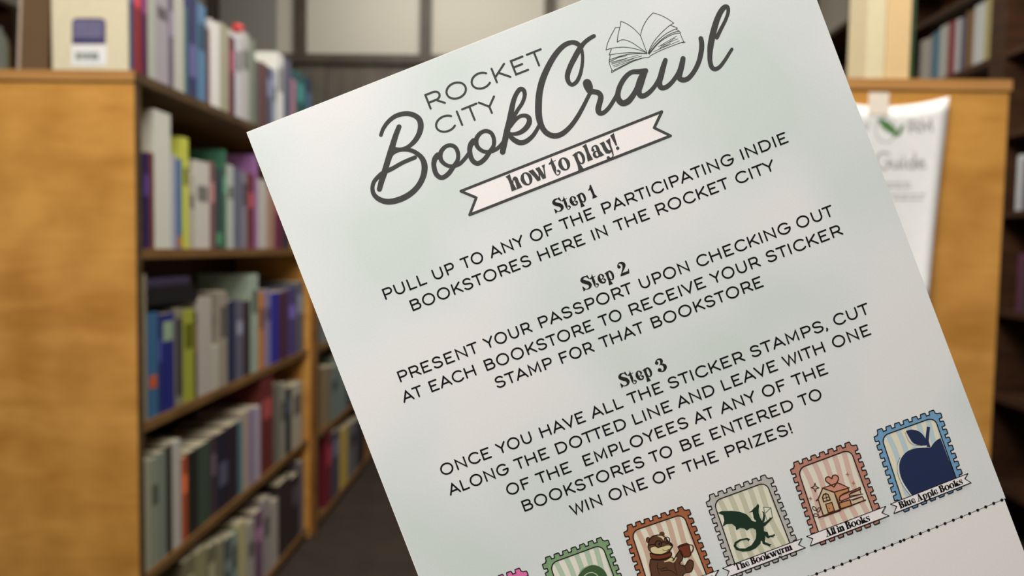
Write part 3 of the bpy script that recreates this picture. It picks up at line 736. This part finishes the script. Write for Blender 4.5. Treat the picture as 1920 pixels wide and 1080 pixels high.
corners = [cmap(*p, 0) for p in (TL, BL, BR, TR)]
bm = bmesh.new()
f1 = [bm.verts.new(c) for c in corners]; f2 = [bm.verts.new((c[0], c[1], -.00038)) for c in corners]
bm.faces.new(f1); bm.faces.new(f2[::-1])
for i in range(4): bm.faces.new((f1[i], f2[i], f2[(i + 1) % 4], f1[(i + 1) % 4]))
bmesh.ops.recalc_face_normals(bm, faces=bm.faces[:])
me = bpy.data.meshes.new('card_stock'); bm.to_mesh(me); bm.free(); me.materials.append(M_card); link('card_stock', me, card)
def inset(p, k=1.6): d = (CC[0] - p[0], CC[1] - p[1]); l = math.hypot(*d); return (p[0] + d[0] / l * k, p[1] + d[1] / l * k)
ik = Ink(cmap, 1); ik.poly([inset(TL), (883.6, 1331), (1885.5, 934.4), inset(TR)]); ik.build('printed_wash', M_wash, card)

# ---- title: script words, traced as pen strokes in the print's own plane
def T(s_, ox, oy): return lambda pts: [(ox + p[0] * s_, oy + p[1] * s_) + ((p[2] * s_,) if len(p) > 2 else ()) for p in pts]
r1 = T(.20374, 660, 180); r2 = T(.1875, 780, 60); r3 = T(.20833, 1000, 40); r4 = T(.15625, 1100, 0); r5 = T(.22396, 850, 190)
ik = Ink(cmap, 3)
ik.curve(r1([(266, 360, 34), (288, 300, 36), (335, 235, 38), (405, 183, 42), (495, 162, 46), (568, 176, 48), (618, 215, 52), (633, 275, 54), (618, 345, 50), (580, 410, 46), (525, 462, 38), (465, 488, 34), (408, 488, 34), (375, 470, 34)]))
ik.curve(r1([(345, 590, 30), (365, 540, 32), (410, 508, 32), (470, 494, 36), (540, 500, 40), (600, 530, 42), (648, 580, 50), (668, 650, 56), (655, 740, 54), (608, 830, 52), (530, 905, 54), (430, 955, 56), (330, 973, 54), (250, 950, 48), (202, 905, 42), (188, 850, 38), (200, 795, 38), (235, 750, 40), (290, 705, 44), (370, 668, 40), (470, 612, 38), (580, 565, 38)]))
ik.curve(r1([(433, 283, 46), (405, 355, 50), (378, 440, 54), (350, 530, 56), (322, 620, 54), (296, 710, 56), (270, 790, 52), (252, 858, 48)]))
for dx, dy in ((0, 0), (330, -131)):
    pts = [(790, 548, 60), (762, 580, 50), (753, 640, 46), (775, 718, 46), (826, 752, 44), (886, 716, 44), (935, 648, 42), (972, 590, 38), (975, 525, 38), (950, 472, 38), (903, 453, 38), (855, 470, 38), (820, 512, 42), (812, 560, 44), (830, 605, 40), (878, 640, 36), (935, 645, 36), (990, 625, 36)]
    pts += [(1040, 575, 36), (1078, 525, 38)] if dx == 0 else [(1035, 590, 38), (1075, 540, 40)]
    ik.curve(r1([(a + dx, b + dy, c) for a, b, c in pts]))
ik.curve(r2([(866, 1200, 56), (890, 1080, 60), (912, 980, 62), (934, 890, 60), (953, 790, 56), (972, 700, 50), (1000, 625, 46), (1040, 572, 46), (1078, 585, 44), (1086, 640, 40), (1062, 710, 38), (1020, 775, 38), (985, 835, 40), (958, 900, 44)]))
ik.curve(r2([(945, 945, 34), (985, 890, 36), (1035, 846, 38), (1090, 836, 42), (1128, 860, 50), (1130, 910, 54), (1092, 968, 52), (1030, 1010, 44), (965, 1020, 34), (930, 1010, 30)]))
ik.curve(r1([(1435, 345, 40), (1480, 395, 46), (1540, 428, 50), (1600, 418, 46), (1660, 370, 40), (1698, 315, 36), (1722, 270, 34)]))
ik.curve(r3([(545, 132, 36), (495, 162, 38), (450, 202, 40), (415, 250, 50), (375, 320, 50), (330, 410, 48), (306, 490, 46), (318, 548, 40), (350, 570, 36), (390, 542, 36), (420, 480, 34), (438, 400, 31), (443, 320, 29), (432, 250, 32), (400, 205, 44), (345, 190, 42), (275, 218, 46), (205, 290, 50), (140, 395, 54), (85, 520, 58), (55, 640, 60), (46, 760, 62), (50, 860, 60), (75, 945, 52), (120, 1005, 50), (190, 1032, 50), (262, 1010, 48), (335, 945, 42), (400, 855, 40), (455, 755, 36), (500, 665, 34), (522, 630, 36)], ), n=8)
ik.curve(r3([(484, 558, 80), (496, 590, 80), (512, 625, 62), (548, 634, 48), (588, 646, 48), (607, 680, 50), (596, 735, 52), (583, 790, 52), (596, 824, 48), (632, 822, 40), (676, 782, 38), (718, 720, 36), (752, 660, 36)]))
ik.curve(r3([(1012, 443, 44), (950, 453, 46), (885, 458, 42), (830, 500, 44), (785, 570, 46), (762, 640, 48), (765, 700, 54), (800, 736, 56), (850, 722, 56), (895, 670, 50), (935, 600, 50), (960, 530, 54), (985, 480, 52), (1010, 447, 46)]))
ik.curve(r3([(1008, 450, 44), (984, 510, 52), (965, 570, 54), (950, 625, 50), (962, 668, 48), (1000, 668, 46), (1048, 635, 42), (1095, 580, 38), (1135, 510, 38)]))
ik.curve(r3([(1188, 350, 42), (1166, 420, 50), (1148, 490, 54), (1132, 550, 54), (1150, 596, 48), (1195, 592, 44), (1245, 550, 40), (1290, 490, 40), (1318, 440, 44)]))
ik.curve(r3([(1347, 335, 46), (1334, 400, 52), (1318, 460, 54), (1312, 505, 52), (1345, 528, 48), (1395, 512, 44), (1448, 448, 42), (1488, 365, 44), (1510, 275, 46), (1515, 200, 46), (1507, 155, 44)]))
ik.curve(r4([(1560, 450, 50), (1618, 335, 44), (1668, 235, 42), (1697, 145, 44), (1690, 88, 50), (1655, 85, 60), (1608, 140, 66), (1566, 230, 70), (1534, 330, 74), (1506, 440, 76), (1486, 550, 74), (1478, 650, 62), (1480, 735, 58), (1500, 805, 56), (1542, 830, 52), (1600, 798, 46), (1660, 720, 42), (1710, 640, 40), (1742, 590, 38)]))
ik.build('script_title', M_title, card)
ik = Ink(cmap, 3)
sans_word(ik, 'ROCKET', r2([(140, 778)])[0], r2([(1257, 170)])[0], r2([(142, 778)])[0], r2([(1240, 342)])[0], 27.0, 4.0)
sans_word(ik, 'CITY', r2([(185, 930)])[0], r2([(788, 637)])[0], r2([(455, 943)])[0], r2([(776, 813)])[0], 27.0, 4.0)
ik.build('title_capitals', M_title, card)

# open book line drawing
ik = Ink(cmap, 3)
for pts in ([(795, 155), (730, 225), (680, 310), (655, 380), (645, 430)], [(795, 155), (880, 180), (960, 220), (1045, 278)], [(1045, 278), (990, 310), (900, 390), (820, 480), (770, 560), (735, 640)],
            [(645, 430), (680, 520), (722, 635)], [(410, 255), (480, 285), (560, 340), (620, 400), (645, 430)], [(410, 255), (395, 340), (375, 420), (365, 505)],
            [(365, 505), (410, 482), (460, 480), (540, 510), (630, 570), (722, 635)], [(395, 330), (345, 330)], [(345, 330), (290, 430), (250, 520), (232, 600)],
            [(232, 600), (290, 582), (380, 568), (480, 568), (600, 590), (660, 610), (722, 635)], [(295, 590), (268, 660)], [(268, 660), (400, 640), (540, 632), (722, 640)],
            [(282, 660), (270, 745)], [(268, 720), (380, 680), (500, 652), (640, 642), (722, 645)], [(268, 745), (285, 800), (310, 850)], [(300, 830), (297, 872)], [(268, 745), (380, 690), (480, 668)],
            [(310, 850), (450, 780), (600, 715), (680, 695), (740, 690), (780, 660), (900, 600), (1040, 545), (1165, 500)], [(297, 872), (440, 795), (560, 735), (650, 705)],
            [(1120, 390), (1140, 450), (1165, 500), (1180, 508), (1140, 515)], [(1005, 305), (1085, 335), (1060, 350)], [(1060, 350), (960, 400), (860, 480), (790, 560), (740, 640)],
            [(1065, 350), (1110, 375), (1040, 390), (930, 450), (830, 540), (745, 645)], [(1110, 375), (1120, 395), (1040, 410), (940, 460), (850, 530), (750, 650)]):
    ik.curve(r4(pts), 1.25, n=5)
for pts in ([(290, 748), (620, 662)], [(300, 770), (660, 672)], [(315, 790), (560, 705)], [(325, 805), (600, 710)], [(300, 758), (470, 706)], [(860, 560), (1080, 432)], [(890, 550), (1095, 465)],
            [(860, 592), (1112, 490)], [(800, 622), (970, 545)], [(880, 575), (1060, 455)], [(850, 600), (1000, 520)]):
    ik.stroke(r4(pts), .85)
ik.build('open_book_drawing', M_title, card)

# ribbon banner with the heading
rb_out = [(62, 752), (1745, 86), (1680, 222), (1818, 288), (136, 950), (192, 806)]
rib = Ink(cmap, 3); rib.poly(r5(rb_out)); rib = rib.build('ribbon_banner', M_rib, card)
ik = Ink(cmap, 5)
q = r5(rb_out)
for i in range(6): ik.stroke([q[i], q[(i + 1) % 6]], 5.0)
ik.build('ribbon_outline', M_title, rib)
ik = Ink(cmap, 5)
b0 = (930 + 262 * .13021, 240 + 898 * .13021)
kk = .13021
serif_text(ik, 'how to play!', (b0[0] - 5.3, b0[1] + 2.0), (b0[0] - 5.3 + 100, b0[1] + 2.0 - 39.3), 23.3, xs=[0, 104, 188, 0, 365, 430, 0, 562, 664, 717, 801, 904])
ik.build('ribbon_lettering', M_title, rib)

# the three step headings
for num, (bx_, by_) in (('1', (1041.5, 399.6)), ('2', (1094.2, 545.4)), ('3', (1165.2, 726.6))):
    ik = Ink(cmap, 3)
    ang = math.radians({'1': 21.4, '2': 21.3, '3': 21.1}[num])
    # S leans out to the left of its lower serif
    serif_text(ik, 'Step ' + num, (bx_, by_), (bx_ + math.cos(ang), by_ - math.sin(ang)), 17.6, xs=[0, 114, 184, 274, 0, {'1': 424, '2': 424, '3': 424}[num]])
    ik.build('step_heading', ink_mat('dark_ink', (40, 38, 38)), card)

# body lines, fitted word by word
Z = {1: (.20833, 700, 380), 2: (.22917, 1080, 230), 3: (.22917, 720, 540), 4: (.23983, 1140, 370), 5: (.22917, 800, 700), 6: (.22917, 1220, 550), 7: (.22917, 930, 740), 8: (.22917, 1200, 670)}
def zp(z, x_, y_): s_, ox, oy = Z[z]; return (ox + x_ * s_, oy + y_ * s_)
LINES = [
 ((1, 111, 876), (2, 1740, 161), [('PULL', (1, 110, 874), (1, 487, 722)), ('UP', (1, 519, 610), (1, 726, 572)), ('TO', (1, 775, 517), (1, 988, 488)), ('ANY', (1, 1060, 500), (1, 1338, 295)),
    ('OF', (1, 1410, 308), (1, 1608, 192)), ('THE', (1, 1666, 166), (2, 160, 780)), ('PARTICIPATING', (2, 232, 750), (2, 1292, 306)), ('INDIE', (2, 1368, 307), (2, 1742, 158))]),
 ((1, 358, 978), (2, 605, 788), [('BOOKSTORES', (1, 356, 976), (1, 1423, 541)), ('HERE', (1, 1504, 532), (1, 1913, 370)), ('IN', (2, 150, 968), (2, 266, 925)), ('THE', (2, 301, 820), (2, 607, 785)),
    ('ROCKET', (2, 674, 760), (2, 1234, 455)), ('CITY', (2, 1301, 452), (2, 1608, 305))]),
 ((3, 137, 773), (4, 1740, 153), [('PRESENT', (3, 135, 772), (3, 753, 442)), ('YOUR', (3, 802, 418), (3, 1214, 352)), ('PASSPORT', (3, 1284, 327), (4, 174, 668)), ('UPON', (4, 233, 640), (4, 643, 575)),
    ('CHECKING', (4, 690, 500), (4, 1427, 238)), ('OUT', (4, 1468, 195), (4, 1743, 61))]),
 ((3, 166, 941), (4, 1835, 292), [('AT', (3, 162, 940), (3, 299, 799)), ('EACH', (3, 390, 852), (3, 760, 712)), ('BOOKSTORE', (3, 841, 677), (3, 1720, 335)), ('TO', (3, 1745, 241), (4, 104, 916)),
    ('RECEIVE', (4, 184, 920), (4, 767, 692)), ('YOUR', (4, 788, 600), (4, 1194, 535)), ('STICKER', (4, 1232, 460), (4, 1837, 288))]),
 ((3, 1457, 622), (4, 1219, 697), [('STAMP', (3, 903, 762), (3, 1368, 583)), ('FOR', (3, 1456, 622), (3, 1724, 520)), ('THAT', (3, 1752, 420), (4, 267, 980)), ('BOOKSTORE', (4, 357, 1028), (4, 1220, 695))]),
 ((5, 947, 531), (6, 1760, 177), [('ONCE', (5, 112, 797), (5, 536, 685)), ('YOU', (5, 557, 585), (5, 861, 530)), ('HAVE', (5, 944, 530), (5, 1304, 385)), ('ALL', (5, 1356, 370), (5, 1612, 270)), ('THE', (5, 1632, 178), (6, 105, 802)),
    ('STICKER', (6, 142, 737), (6, 775, 555)), ('STAMPS,', (6, 814, 482), (6, 1454, 298)), ('CUT', (6, 1492, 217), (6, 1770, 83))]),
 ((5, 1080, 663), (6, 1806, 337), [('ALONG', (5, 192, 1000), (5, 674, 793)), ('THE', (5, 705, 715), (5, 1007, 685)), ('DOTTED', (5, 1074, 661), (5, 1628, 407)), ('LINE', (5, 1704, 420), (6, 180, 955)), ('AND', (6, 229, 940), (6, 524, 797)),
    ('LEAVE', (6, 601, 803), (6, 1047, 630)), ('WITH', (6, 1070, 532), (6, 1436, 487)), ('ONE', (6, 1484, 407), (6, 1807, 335))]),
 ((7, 735, 588), (8, 1541, 133), [('OF', (7, 82, 777), (7, 264, 677)), ('THE', (7, 315, 655), (7, 620, 622)), ('EMPLOYEES', (7, 732, 586), (7, 1574, 243)), ('AT', (7, 1631, 241), (7, 1768, 104)), ('ANY', (8, 667, 466), (8, 931, 278)),
    ('OF', (8, 998, 287), (8, 1179, 185)), ('THE', (8, 1232, 162), (8, 1542, 130))]),
 ((7, 236, 959), (8, 1353, 391), [('BOOKSTORES', (7, 234, 957), (7, 1214, 563)), ('TO', (7, 1245, 488), (7, 1442, 463)), ('BE', (7, 1529, 466), (7, 1702, 395)), ('ENTERED', (8, 595, 681), (8, 1251, 387)), ('TO', (8, 1285, 325), (8, 1484, 302))]),
 ((7, 655, 983), (8, 1245, 622), [('WIN', (7, 594, 910), (7, 874, 900)), ('ONE', (7, 919, 822), (7, 1242, 752)), ('OF', (7, 1280, 687), (7, 1462, 587)), ('THE', (7, 1517, 565), (8, 647, 843)), ('PRIZES!', (8, 717, 816), (8, 1249, 612))]),
]
for base, end, words in LINES:
    ik = Ink(cmap, 3); b_, e_ = zp(*base), zp(*end)
    for wd_, a_, c_ in words: sans_word(ik, wd_, zp(*a_), zp(*c_), b_, e_, 18.3, 3.2)
    ik.build('printed_line', M_ink, card)

# dotted cut line
ik = Ink(cmap, 3)
DL = [(1753, 230), (1692, 255), (1632, 281), (1572, 306), (1511, 331), (1450, 356), (1389, 381), (1327, 406), (1266, 431), (1204, 456), (1142, 481), (1080, 506), (1019, 529), (992, 540), (930, 565), (868, 589), (805, 612), (743, 636), (680, 661), (617, 686), (555, 711), (491, 735), (428, 759), (365, 783)]
DP = [(1440 + a * .25, 880 + b * .25) for a, b in DL]
while DP[-1][0] > 900: DP.append((DP[-1][0] - 15.6, DP[-1][1] + 6.1))
for a, b in DP: ik.disc(a, b, 2.9, n=12)
ik.stroke([(1884, 934.8)] + DP, .8, cap=False)
ik.build('dotted_cut_line', M_ink, card)

# ------------------------------------------------------------------ stamp pictures
def stamp(s_, ox, oy, tl, tr, br, bl, rim, stripe, cream, art, text=None, ribbon=None, txt=None, waves=1.0):
    t_ = T(s_, ox, oy); tl, tr, br, bl = t_([tl])[0], t_([tr])[0], t_([br])[0], t_([bl])[0]
    W_ = math.hypot(tr[0] - tl[0], tr[1] - tl[1]); H_ = math.hypot(bl[0] - tl[0], bl[1] - tl[1])
    def Q(x_, y_):
        u, v = x_ / W_, y_ / H_
        return tuple(tl[i] * (1 - u) * (1 - v) + tr[i] * u * (1 - v) + bl[i] * (1 - u) * v + br[i] * u * v for i in range(2))
    HB = H_ + 22
    m_ = 7.2; tt = 6.4                 # rim width outside the window, tooth height
    nx_, ny2 = 7, 9
    x0, x1, y0, y1 = -m_, W_ + m_, -m_, HB - 2
    path = []
    def side(ax, ay, bx_, by_, n, ox_, oy_):
        # n notches between n+1 teeth; first and last teeth sit at the corners
        ln = math.hypot(bx_ - ax, by_ - ay)
        for i in range(n):
            a, b = (i + .16) / n, (i + .80) / n; c = 1.3 / ln
            for f, o_ in ((a, 0), (a + c * .3, .75), (a + c, 1), (b - c, 1), (b - c * .3, .75), (b, 0)):
                path.append((ax + (bx_ - ax) * f + ox_ * tt * o_, ay + (by_ - ay) * f + oy_ * tt * o_))
    side(x0, y0, x1, y0, nx_, 0, -1); side(x1, y0, x1, y1, ny2, 1, 0); side(x1, y1, x0, y1, nx_, 0, 1); side(x0, y1, x0, y0, ny2, -1, 0)
    pp = [Q(*p) for p in path]
    root = Ink(cmap, 3); root.poly(pp); root = root.build('stamp_picture', ink_mat('stamp_rim', rim), card)
    R_ = 14.0
    rr = []
    for cx_, cy_, a in ((W_ - R_, R_, -90), (W_, HB - 2, None), (0, HB - 2, None), (R_, R_, 180)):
        if a is None: rr.append((cx_, cy_))
        else: rr += [(cx_ + R_ * math.cos(math.radians(a + d)), cy_ + R_ * math.sin(math.radians(a + d))) for d in range(0, 91, 15)]
    win = [Q(*p) for p in rr]
    o_ = Ink(cmap, 4); o_.poly(win); o_.build('window_ground', ink_mat('stamp_cream', cream), root)
    o_ = Ink(cmap, 5)
    ns = 5; pit = W_ / 5.45
    for i in range(-1, ns + 1):
        cx_ = pit * (i + .62); L, Rr = [], []
        for j in range(25):
            v = j / 24 * (HB - 3)
            dx = 3.2 * waves * math.sin(v / H_ * 5 + i * .5) + v * .03 * (1 if waves else 0)
            for lst, o2 in ((L, -pit * .25), (Rr, pit * .25)):
                x_ = cx_ + dx + o2
                x_ = min(max(x_, .6), W_ - .6)
                yt = 0
                if x_ < R_: yt = R_ - math.sqrt(max(0, R_ * R_ - (R_ - x_) ** 2))
                if x_ > W_ - R_: yt = R_ - math.sqrt(max(0, R_ * R_ - (x_ - W_ + R_) ** 2))
                lst.append(Q(x_, max(v, yt)))
        for j in range(24):
            b = len(o_.v)
            for p in (L[j], Rr[j], Rr[j + 1], L[j + 1]): o_.v.append(p)
            o_.f.append((b, b + 1, b + 2, b + 3))
    o_.build('wavy_stripes', ink_mat('stamp_stripe', stripe), root)
    lay = 6
    for (m2, shapes) in art:
        o_ = Ink(cmap, lay)
        for sh in shapes:
            if sh[0] == 'p': o_.poly(t_(sh[1]))
            elif sh[0] == 'h': o_.poly(t_(sh[1]), t_(sh[2]))
            elif sh[0] == 'l': o_.stroke(t_(sh[1]), sh[2] * 1.65)
            elif sh[0] == 'lc': o_.stroke(t_(sh[1]), sh[2] * 1.65, closed=True)
            elif sh[0] == 's': o_.curve(t_(sh[1]), sh[2], n=5)
            elif sh[0] == 'e': o_.poly(t_(ell(sh[1], sh[2], sh[3], sh[4], 22, sh[5] if len(sh) > 5 else 0)))
        o_.build(m2[1], m2[0], root); lay += 1
    o_ = Ink(cmap, lay); o_.stroke(win, 1.95, closed=True); o_.stroke(pp, 1.8, closed=True); o_.build('outline', ink_mat('stamp_outline', (24, 24, 28)), root); lay += 1
    if ribbon:
        q_ = t_(ribbon)
        o_ = Ink(cmap, lay); o_.poly(q_); o_.build('name_ribbon', M_rib, root); lay += 1
        o_ = Ink(cmap, lay)
        for i in range(len(q_)): o_.stroke([q_[i], q_[(i + 1) % len(q_)]], 1.5)
        serif_text(o_, text, t_([txt[0]])[0], t_([txt[1]])[0], txt[2], gap=3, space=34)
        o_.build('name_lettering', M_ink, root)
    return root
C_ = ink_mat
CREAM = (226, 218, 192)
# blue: apple
apple = [(580, 418), (520, 419), (440, 427), (375, 455), (330, 505), (310, 560), (312, 630), (332, 700), (372, 770), (420, 836), (803, 690), (660, 338), (620, 375)]
def smooth(p, n=4): return [(a[0], a[1]) for a in crom(p, n)]
ap = smooth([(584, 418), (520, 419), (440, 427), (375, 455), (330, 505), (310, 560), (312, 630), (332, 700), (372, 770), (425, 846)]) + [(812, 700), (672, 334)] + smooth([(655, 342), (620, 370), (586, 416)])
stamp(.2129, 1620, 750, (150, 318), (618, 150), (803, 672), (328, 862), (116, 158, 190), (186, 202, 206), CREAM, [
    ((C_('cream_ink', (222, 220, 210)), 'highlight'), [('s', [(548, 412), (450, 400), (398, 362), (368, 300)], 2.2), ('s', [(318, 520), (298, 590), (312, 670), (352, 755), (415, 835)], 2.6), ('s', [(540, 418), (470, 404), (420, 408)], 2)]),
    ((C_('navy_ink', (40, 50, 82)), 'apple_emblem'), [('p', ap), ('p', smooth([(366, 272), (420, 260), (485, 277), (530, 322), (548, 372), (545, 398), (490, 397), (436, 380), (400, 335), (366, 272)])),
        ('p', [(552, 234), (580, 238), (572, 300), (568, 360), (584, 416), (552, 410), (538, 350), (545, 290)]), ('s', [(315, 505), (290, 580), (302, 670), (345, 760), (405, 838)], .7), ('s', [(360, 285), (392, 360), (440, 396), (510, 402)], .7)])],
    'Blue Apple Books', [(230, 915), (912, 646), (884, 692), (940, 727), (260, 998), (286, 936)], ((318, 955), (872, 736), 8.9))
# coral: house and books
OC = (C_('brown_line', (70, 38, 22)), 'outlines')
def star(x_, y_, r): return [(x_, y_ - r), (x_ + r * .25, y_ - r * .25), (x_ + r * .9, y_ + r * .1), (x_ + r * .25, y_ + r * .3), (x_ + r * .05, y_ + r), (x_ - r * .25, y_ + r * .3), (x_ - r * .9, y_ + r * .05), (x_ - r * .25, y_ - r * .25)]
heart = smooth([(485, 483), (445, 455), (413, 428), (414, 402), (440, 393), (466, 409), (472, 386), (498, 377), (522, 394), (520, 426), (503, 455), (485, 483)], 3)
front = [(345, 590), (386, 492), (488, 530), (540, 690), (394, 742)]
roof = [(386, 492), (520, 446), (617, 490), (488, 528)]
side_ = [(488, 528), (610, 494), (618, 520), (560, 545), (532, 575), (530, 625)]
ub = [(546, 608), (530, 590), (540, 560), (600, 534), (715, 486), (718, 502), (640, 530), (620, 550), (625, 575)]
up = [(618, 548), (712, 506), (724, 545), (632, 572)]
lb = [(545, 672), (530, 625), (625, 595), (640, 640), (640, 648)]
lp = [(625, 600), (735, 566), (752, 602), (638, 642)]
door = [(412, 634), (466, 618), (490, 692), (436, 712)]
stamp(.213, 1460, 810, (165, 322), (628, 150), (825, 690), (345, 870), (188, 130, 112), (212, 178, 164), (226, 218, 198), [
    ((C_('tan_ink', (208, 188, 156)), 'house_wall'), [('p', front), ('p', up), ('p', lp)]),
    ((C_('salmon_ink', (204, 142, 122)), 'roof_and_heart'), [('p', roof), ('p', heart), ('p', ub)]),
    ((C_('ochre_ink', (192, 138, 94)), 'lower_book'), [('p', side_), ('p', lb), ('p', door)]),
    (OC, [('lc', front, 1.3), ('lc', roof, 1.3), ('lc', heart, 1.3), ('lc', ub, 1.2), ('lc', up, 1.0), ('lc', lb, 1.2), ('lc', lp, 1.0), ('lc', side_, 1.1), ('lc', door, 1.2), ('l', [(350, 752), (762, 598)], 1.5), ('l', [(345, 590), (330, 602)], 1.6),
        ('lc', [(394, 612), (384, 575), (392, 550), (412, 540), (434, 550), (452, 596)], 1.4), ('l', [(410, 542), (425, 604)], .9), ('l', [(387, 585), (444, 568)], .9), ('e', 444, 672, 5, 5), ('l', [(628, 560), (738, 545)], .9), ('l', [(650, 600), (735, 568)], .8),
        ('s', [(355, 748), (345, 715), (320, 665)], .9), ('lc', ell(313, 672, 22, 13, 12, .7), .9), ('lc', ell(350, 684, 22, 12, 12, -1.0), .9), ('lc', ell(325, 730, 20, 12, 12, .1), .9), ('lc', star(318, 487, 36), 1.1)]),
    ((C_('rust_ink', (176, 118, 88)), 'sparkles'), [('p', star(603, 370, 20)), ('p', star(655, 447, 20)), ('p', star(278, 583, 20))])],
    'All in Books', [(243, 917), (938, 652), (905, 710), (968, 735), (275, 1000), (298, 936)], ((420, 922), (806, 778), 9.6))
# grey: dragon
drag = [(235, 470), (270, 453), (370, 450), (450, 460), (510, 483), (545, 518), (562, 545), (600, 556), (603, 545), (585, 530), (578, 510), (576, 492), (572, 475), (572, 460), (532, 466), (562, 448), (580, 425), (600, 410), (622, 380), (633, 400), (628, 430),
        (628, 470), (640, 510), (662, 548), (672, 500), (670, 470), (658, 455), (680, 460), (690, 500), (684, 545), (672, 566), (700, 552), (730, 528), (738, 508), (745, 520), (758, 508), (755, 528), (730, 552), (695, 590), (678, 600), (678, 640), (690, 650),
        (715, 655), (724, 690), (760, 684), (784, 670), (780, 684), (792, 688), (764, 698), (780, 706), (740, 702), (718, 716), (700, 700), (690, 690), (692, 710), (686, 748), (735, 770), (756, 772), (738, 782), (742, 798), (722, 788), (668, 768), (660, 740), (648, 738),
        (645, 765), (600, 810), (540, 838), (470, 843), (410, 826), (386, 790), (398, 752), (450, 722), (520, 711), (546, 722), (528, 744), (516, 728), (460, 736), (416, 765), (412, 792), (440, 812), (500, 812), (560, 780), (600, 720), (606, 670),
        (600, 632), (570, 616), (540, 620), (514, 640), (490, 620), (450, 614), (412, 636), (404, 602), (370, 574), (320, 576), (280, 602), (298, 545), (285, 492)]
stamp(.1945, 1300, 870, (192, 358), (700, 172), (925, 752), (395, 950), (186, 180, 172), (196, 194, 168), (226, 220, 198), [
    ((C_('pale_page', (222, 220, 196)), 'open_page'), [('p', [(675, 415), (745, 420), (762, 515), (722, 560), (700, 520)])]),
    ((C_('sage_line', (96, 112, 84)), 'page_lines'), [('lc', [(675, 415), (745, 420), (762, 515), (722, 560), (700, 520)], .8), ('l', [(745, 422), (695, 470)], .8)]),
    ((C_('deep_green_ink', (34, 54, 40)), 'dragon_emblem'), [('p', drag)])],
    'The Bookwyrm', [(280, 1003), (1044, 717), (1010, 776), (1076, 805), (318, 1092), (345, 1030)], ((410, 1026), (955, 822), 9.0), waves=.8)
# brown: badger reading with a mug
head = smooth([(466, 690), (480, 600), (520, 545), (590, 523), (655, 530), (705, 560), (740, 605), (785, 640), (797, 675), (770, 720), (735, 765), (640, 785), (540, 775), (490, 740), (466, 690)], 3)
body = smooth([(500, 850), (620, 862), (720, 845), (790, 820), (815, 850), (850, 790), (900, 730), (935, 800), (925, 860), (890, 910), (960, 940), (1000, 880), (1030, 857), (1075, 880), (1075, 950), (1045, 1020), (960, 1040), (920, 1110), (860, 1180), (560, 1180), (505, 1030), (488, 930), (500, 850)], 3)
cheek = smooth([(505, 700), (560, 682), (640, 692), (720, 668), (785, 672), (770, 700), (735, 735), (680, 770), (600, 787), (535, 770), (505, 735), (505, 700)], 3)
strp = [(585, 535), (650, 532), (692, 562), (700, 600), (684, 605), (650, 565)]
scarf = smooth([(492, 765), (560, 790), (640, 795), (735, 768), (775, 750), (782, 800), (700, 838), (600, 852), (512, 838), (492, 765)], 3)
mug = [(868, 684), (900, 660), (990, 634), (1018, 650), (1045, 790), (1022, 815), (955, 826), (925, 802)]
stamp(.1389, 1150, 930, (238, 478), (940, 238), (1250, 1050), (505, 1303), (166, 100, 66), (204, 172, 150), (228, 220, 198), [
    ((C_('brown_fur', (92, 62, 44)), 'badger_body'), [('p', body), ('e', 468, 592, 32, 42), ('e', 656, 512, 36, 32), ('p', head)]),
    ((C_('cream_fur', (216, 200, 150)), 'badger_face_marks'), [('p', cheek), ('p', strp), ('s', [(690, 884), (760, 872), (812, 888), (848, 832)], 2.2), ('p', [(715, 868), (790, 820), (806, 868)])]),
    ((C_('rust_scarf', (116, 58, 40)), 'scarf_and_mug'), [('p', scarf), ('p', mug), ('s', [(1030, 655), (1066, 668), (1074, 716), (1048, 762)], 1.9)]),
    ((C_('dark_line', (40, 24, 18)), 'outlines'), [('lc', head, .9), ('lc', body, .9), ('lc', scarf, .8), ('lc', mug, .9), ('p', [(752, 640), (780, 628), (800, 650), (788, 678), (760, 666)]), ('lc', ell(606, 646, 42, 46, 20), 1.0), ('lc', ell(722, 594, 36, 42, 20), 1.0), ('e', 618, 645, 12, 18), ('e', 722, 600, 11, 18),
        ('l', [(466, 660), (562, 645)], .8), ('l', [(646, 625), (690, 610)], .9), ('s', [(666, 722), (700, 735), (745, 720)], .9), ('s', [(1032, 652), (1072, 664), (1082, 716), (1052, 772)], .7), ('s', [(600, 900), (590, 960), (640, 985), (700, 960), (730, 980)], .9), ('s', [(830, 880), (830, 960), (860, 1040)], .9), ('s', [(590, 960), (620, 1060)], .7), ('l', [(880, 684), (1000, 652)], .9),
        ('s', [(900, 900), (960, 945), (985, 1000)], .9), ('s', [(640, 1010), (760, 1000), (860, 1060)], .9)])],
    'Books', [(740, 1240), (1418, 996), (1372, 1070), (1440, 1110), (770, 1345), (800, 1270)], ((1094, 1226), (1356, 1128), 9.0))
# green: round emblem
stamp(.1354, 920, 990, (815, 492), (1540, 226), (1853, 1063), (1110, 1344), (128, 158, 116), (176, 194, 168), (228, 222, 206), [
    ((C_('bottle_green_ink', (66, 92, 58)), 'round_emblem'), [('e', 1412, 722, 212, 212)]),
    ((C_('pale_green_ink', (188, 206, 170)), 'emblem_line'), [('s', [(1290, 668), (1340, 628), (1400, 614), (1450, 632), (1486, 664)], 1.5), ('s', [(1220, 640), (1290, 560), (1400, 508), (1490, 512)], .7)])])
# pink
stamp(.1354, 920, 990, (-305, 917), (412, 652), (733, 1488), (-10, 1769), (222, 116, 166), (226, 180, 200), (236, 224, 216), [
    ((C_('plum_ink', (96, 36, 70)), 'round_emblem'), [('e', 250, 1100, 150, 150)])])
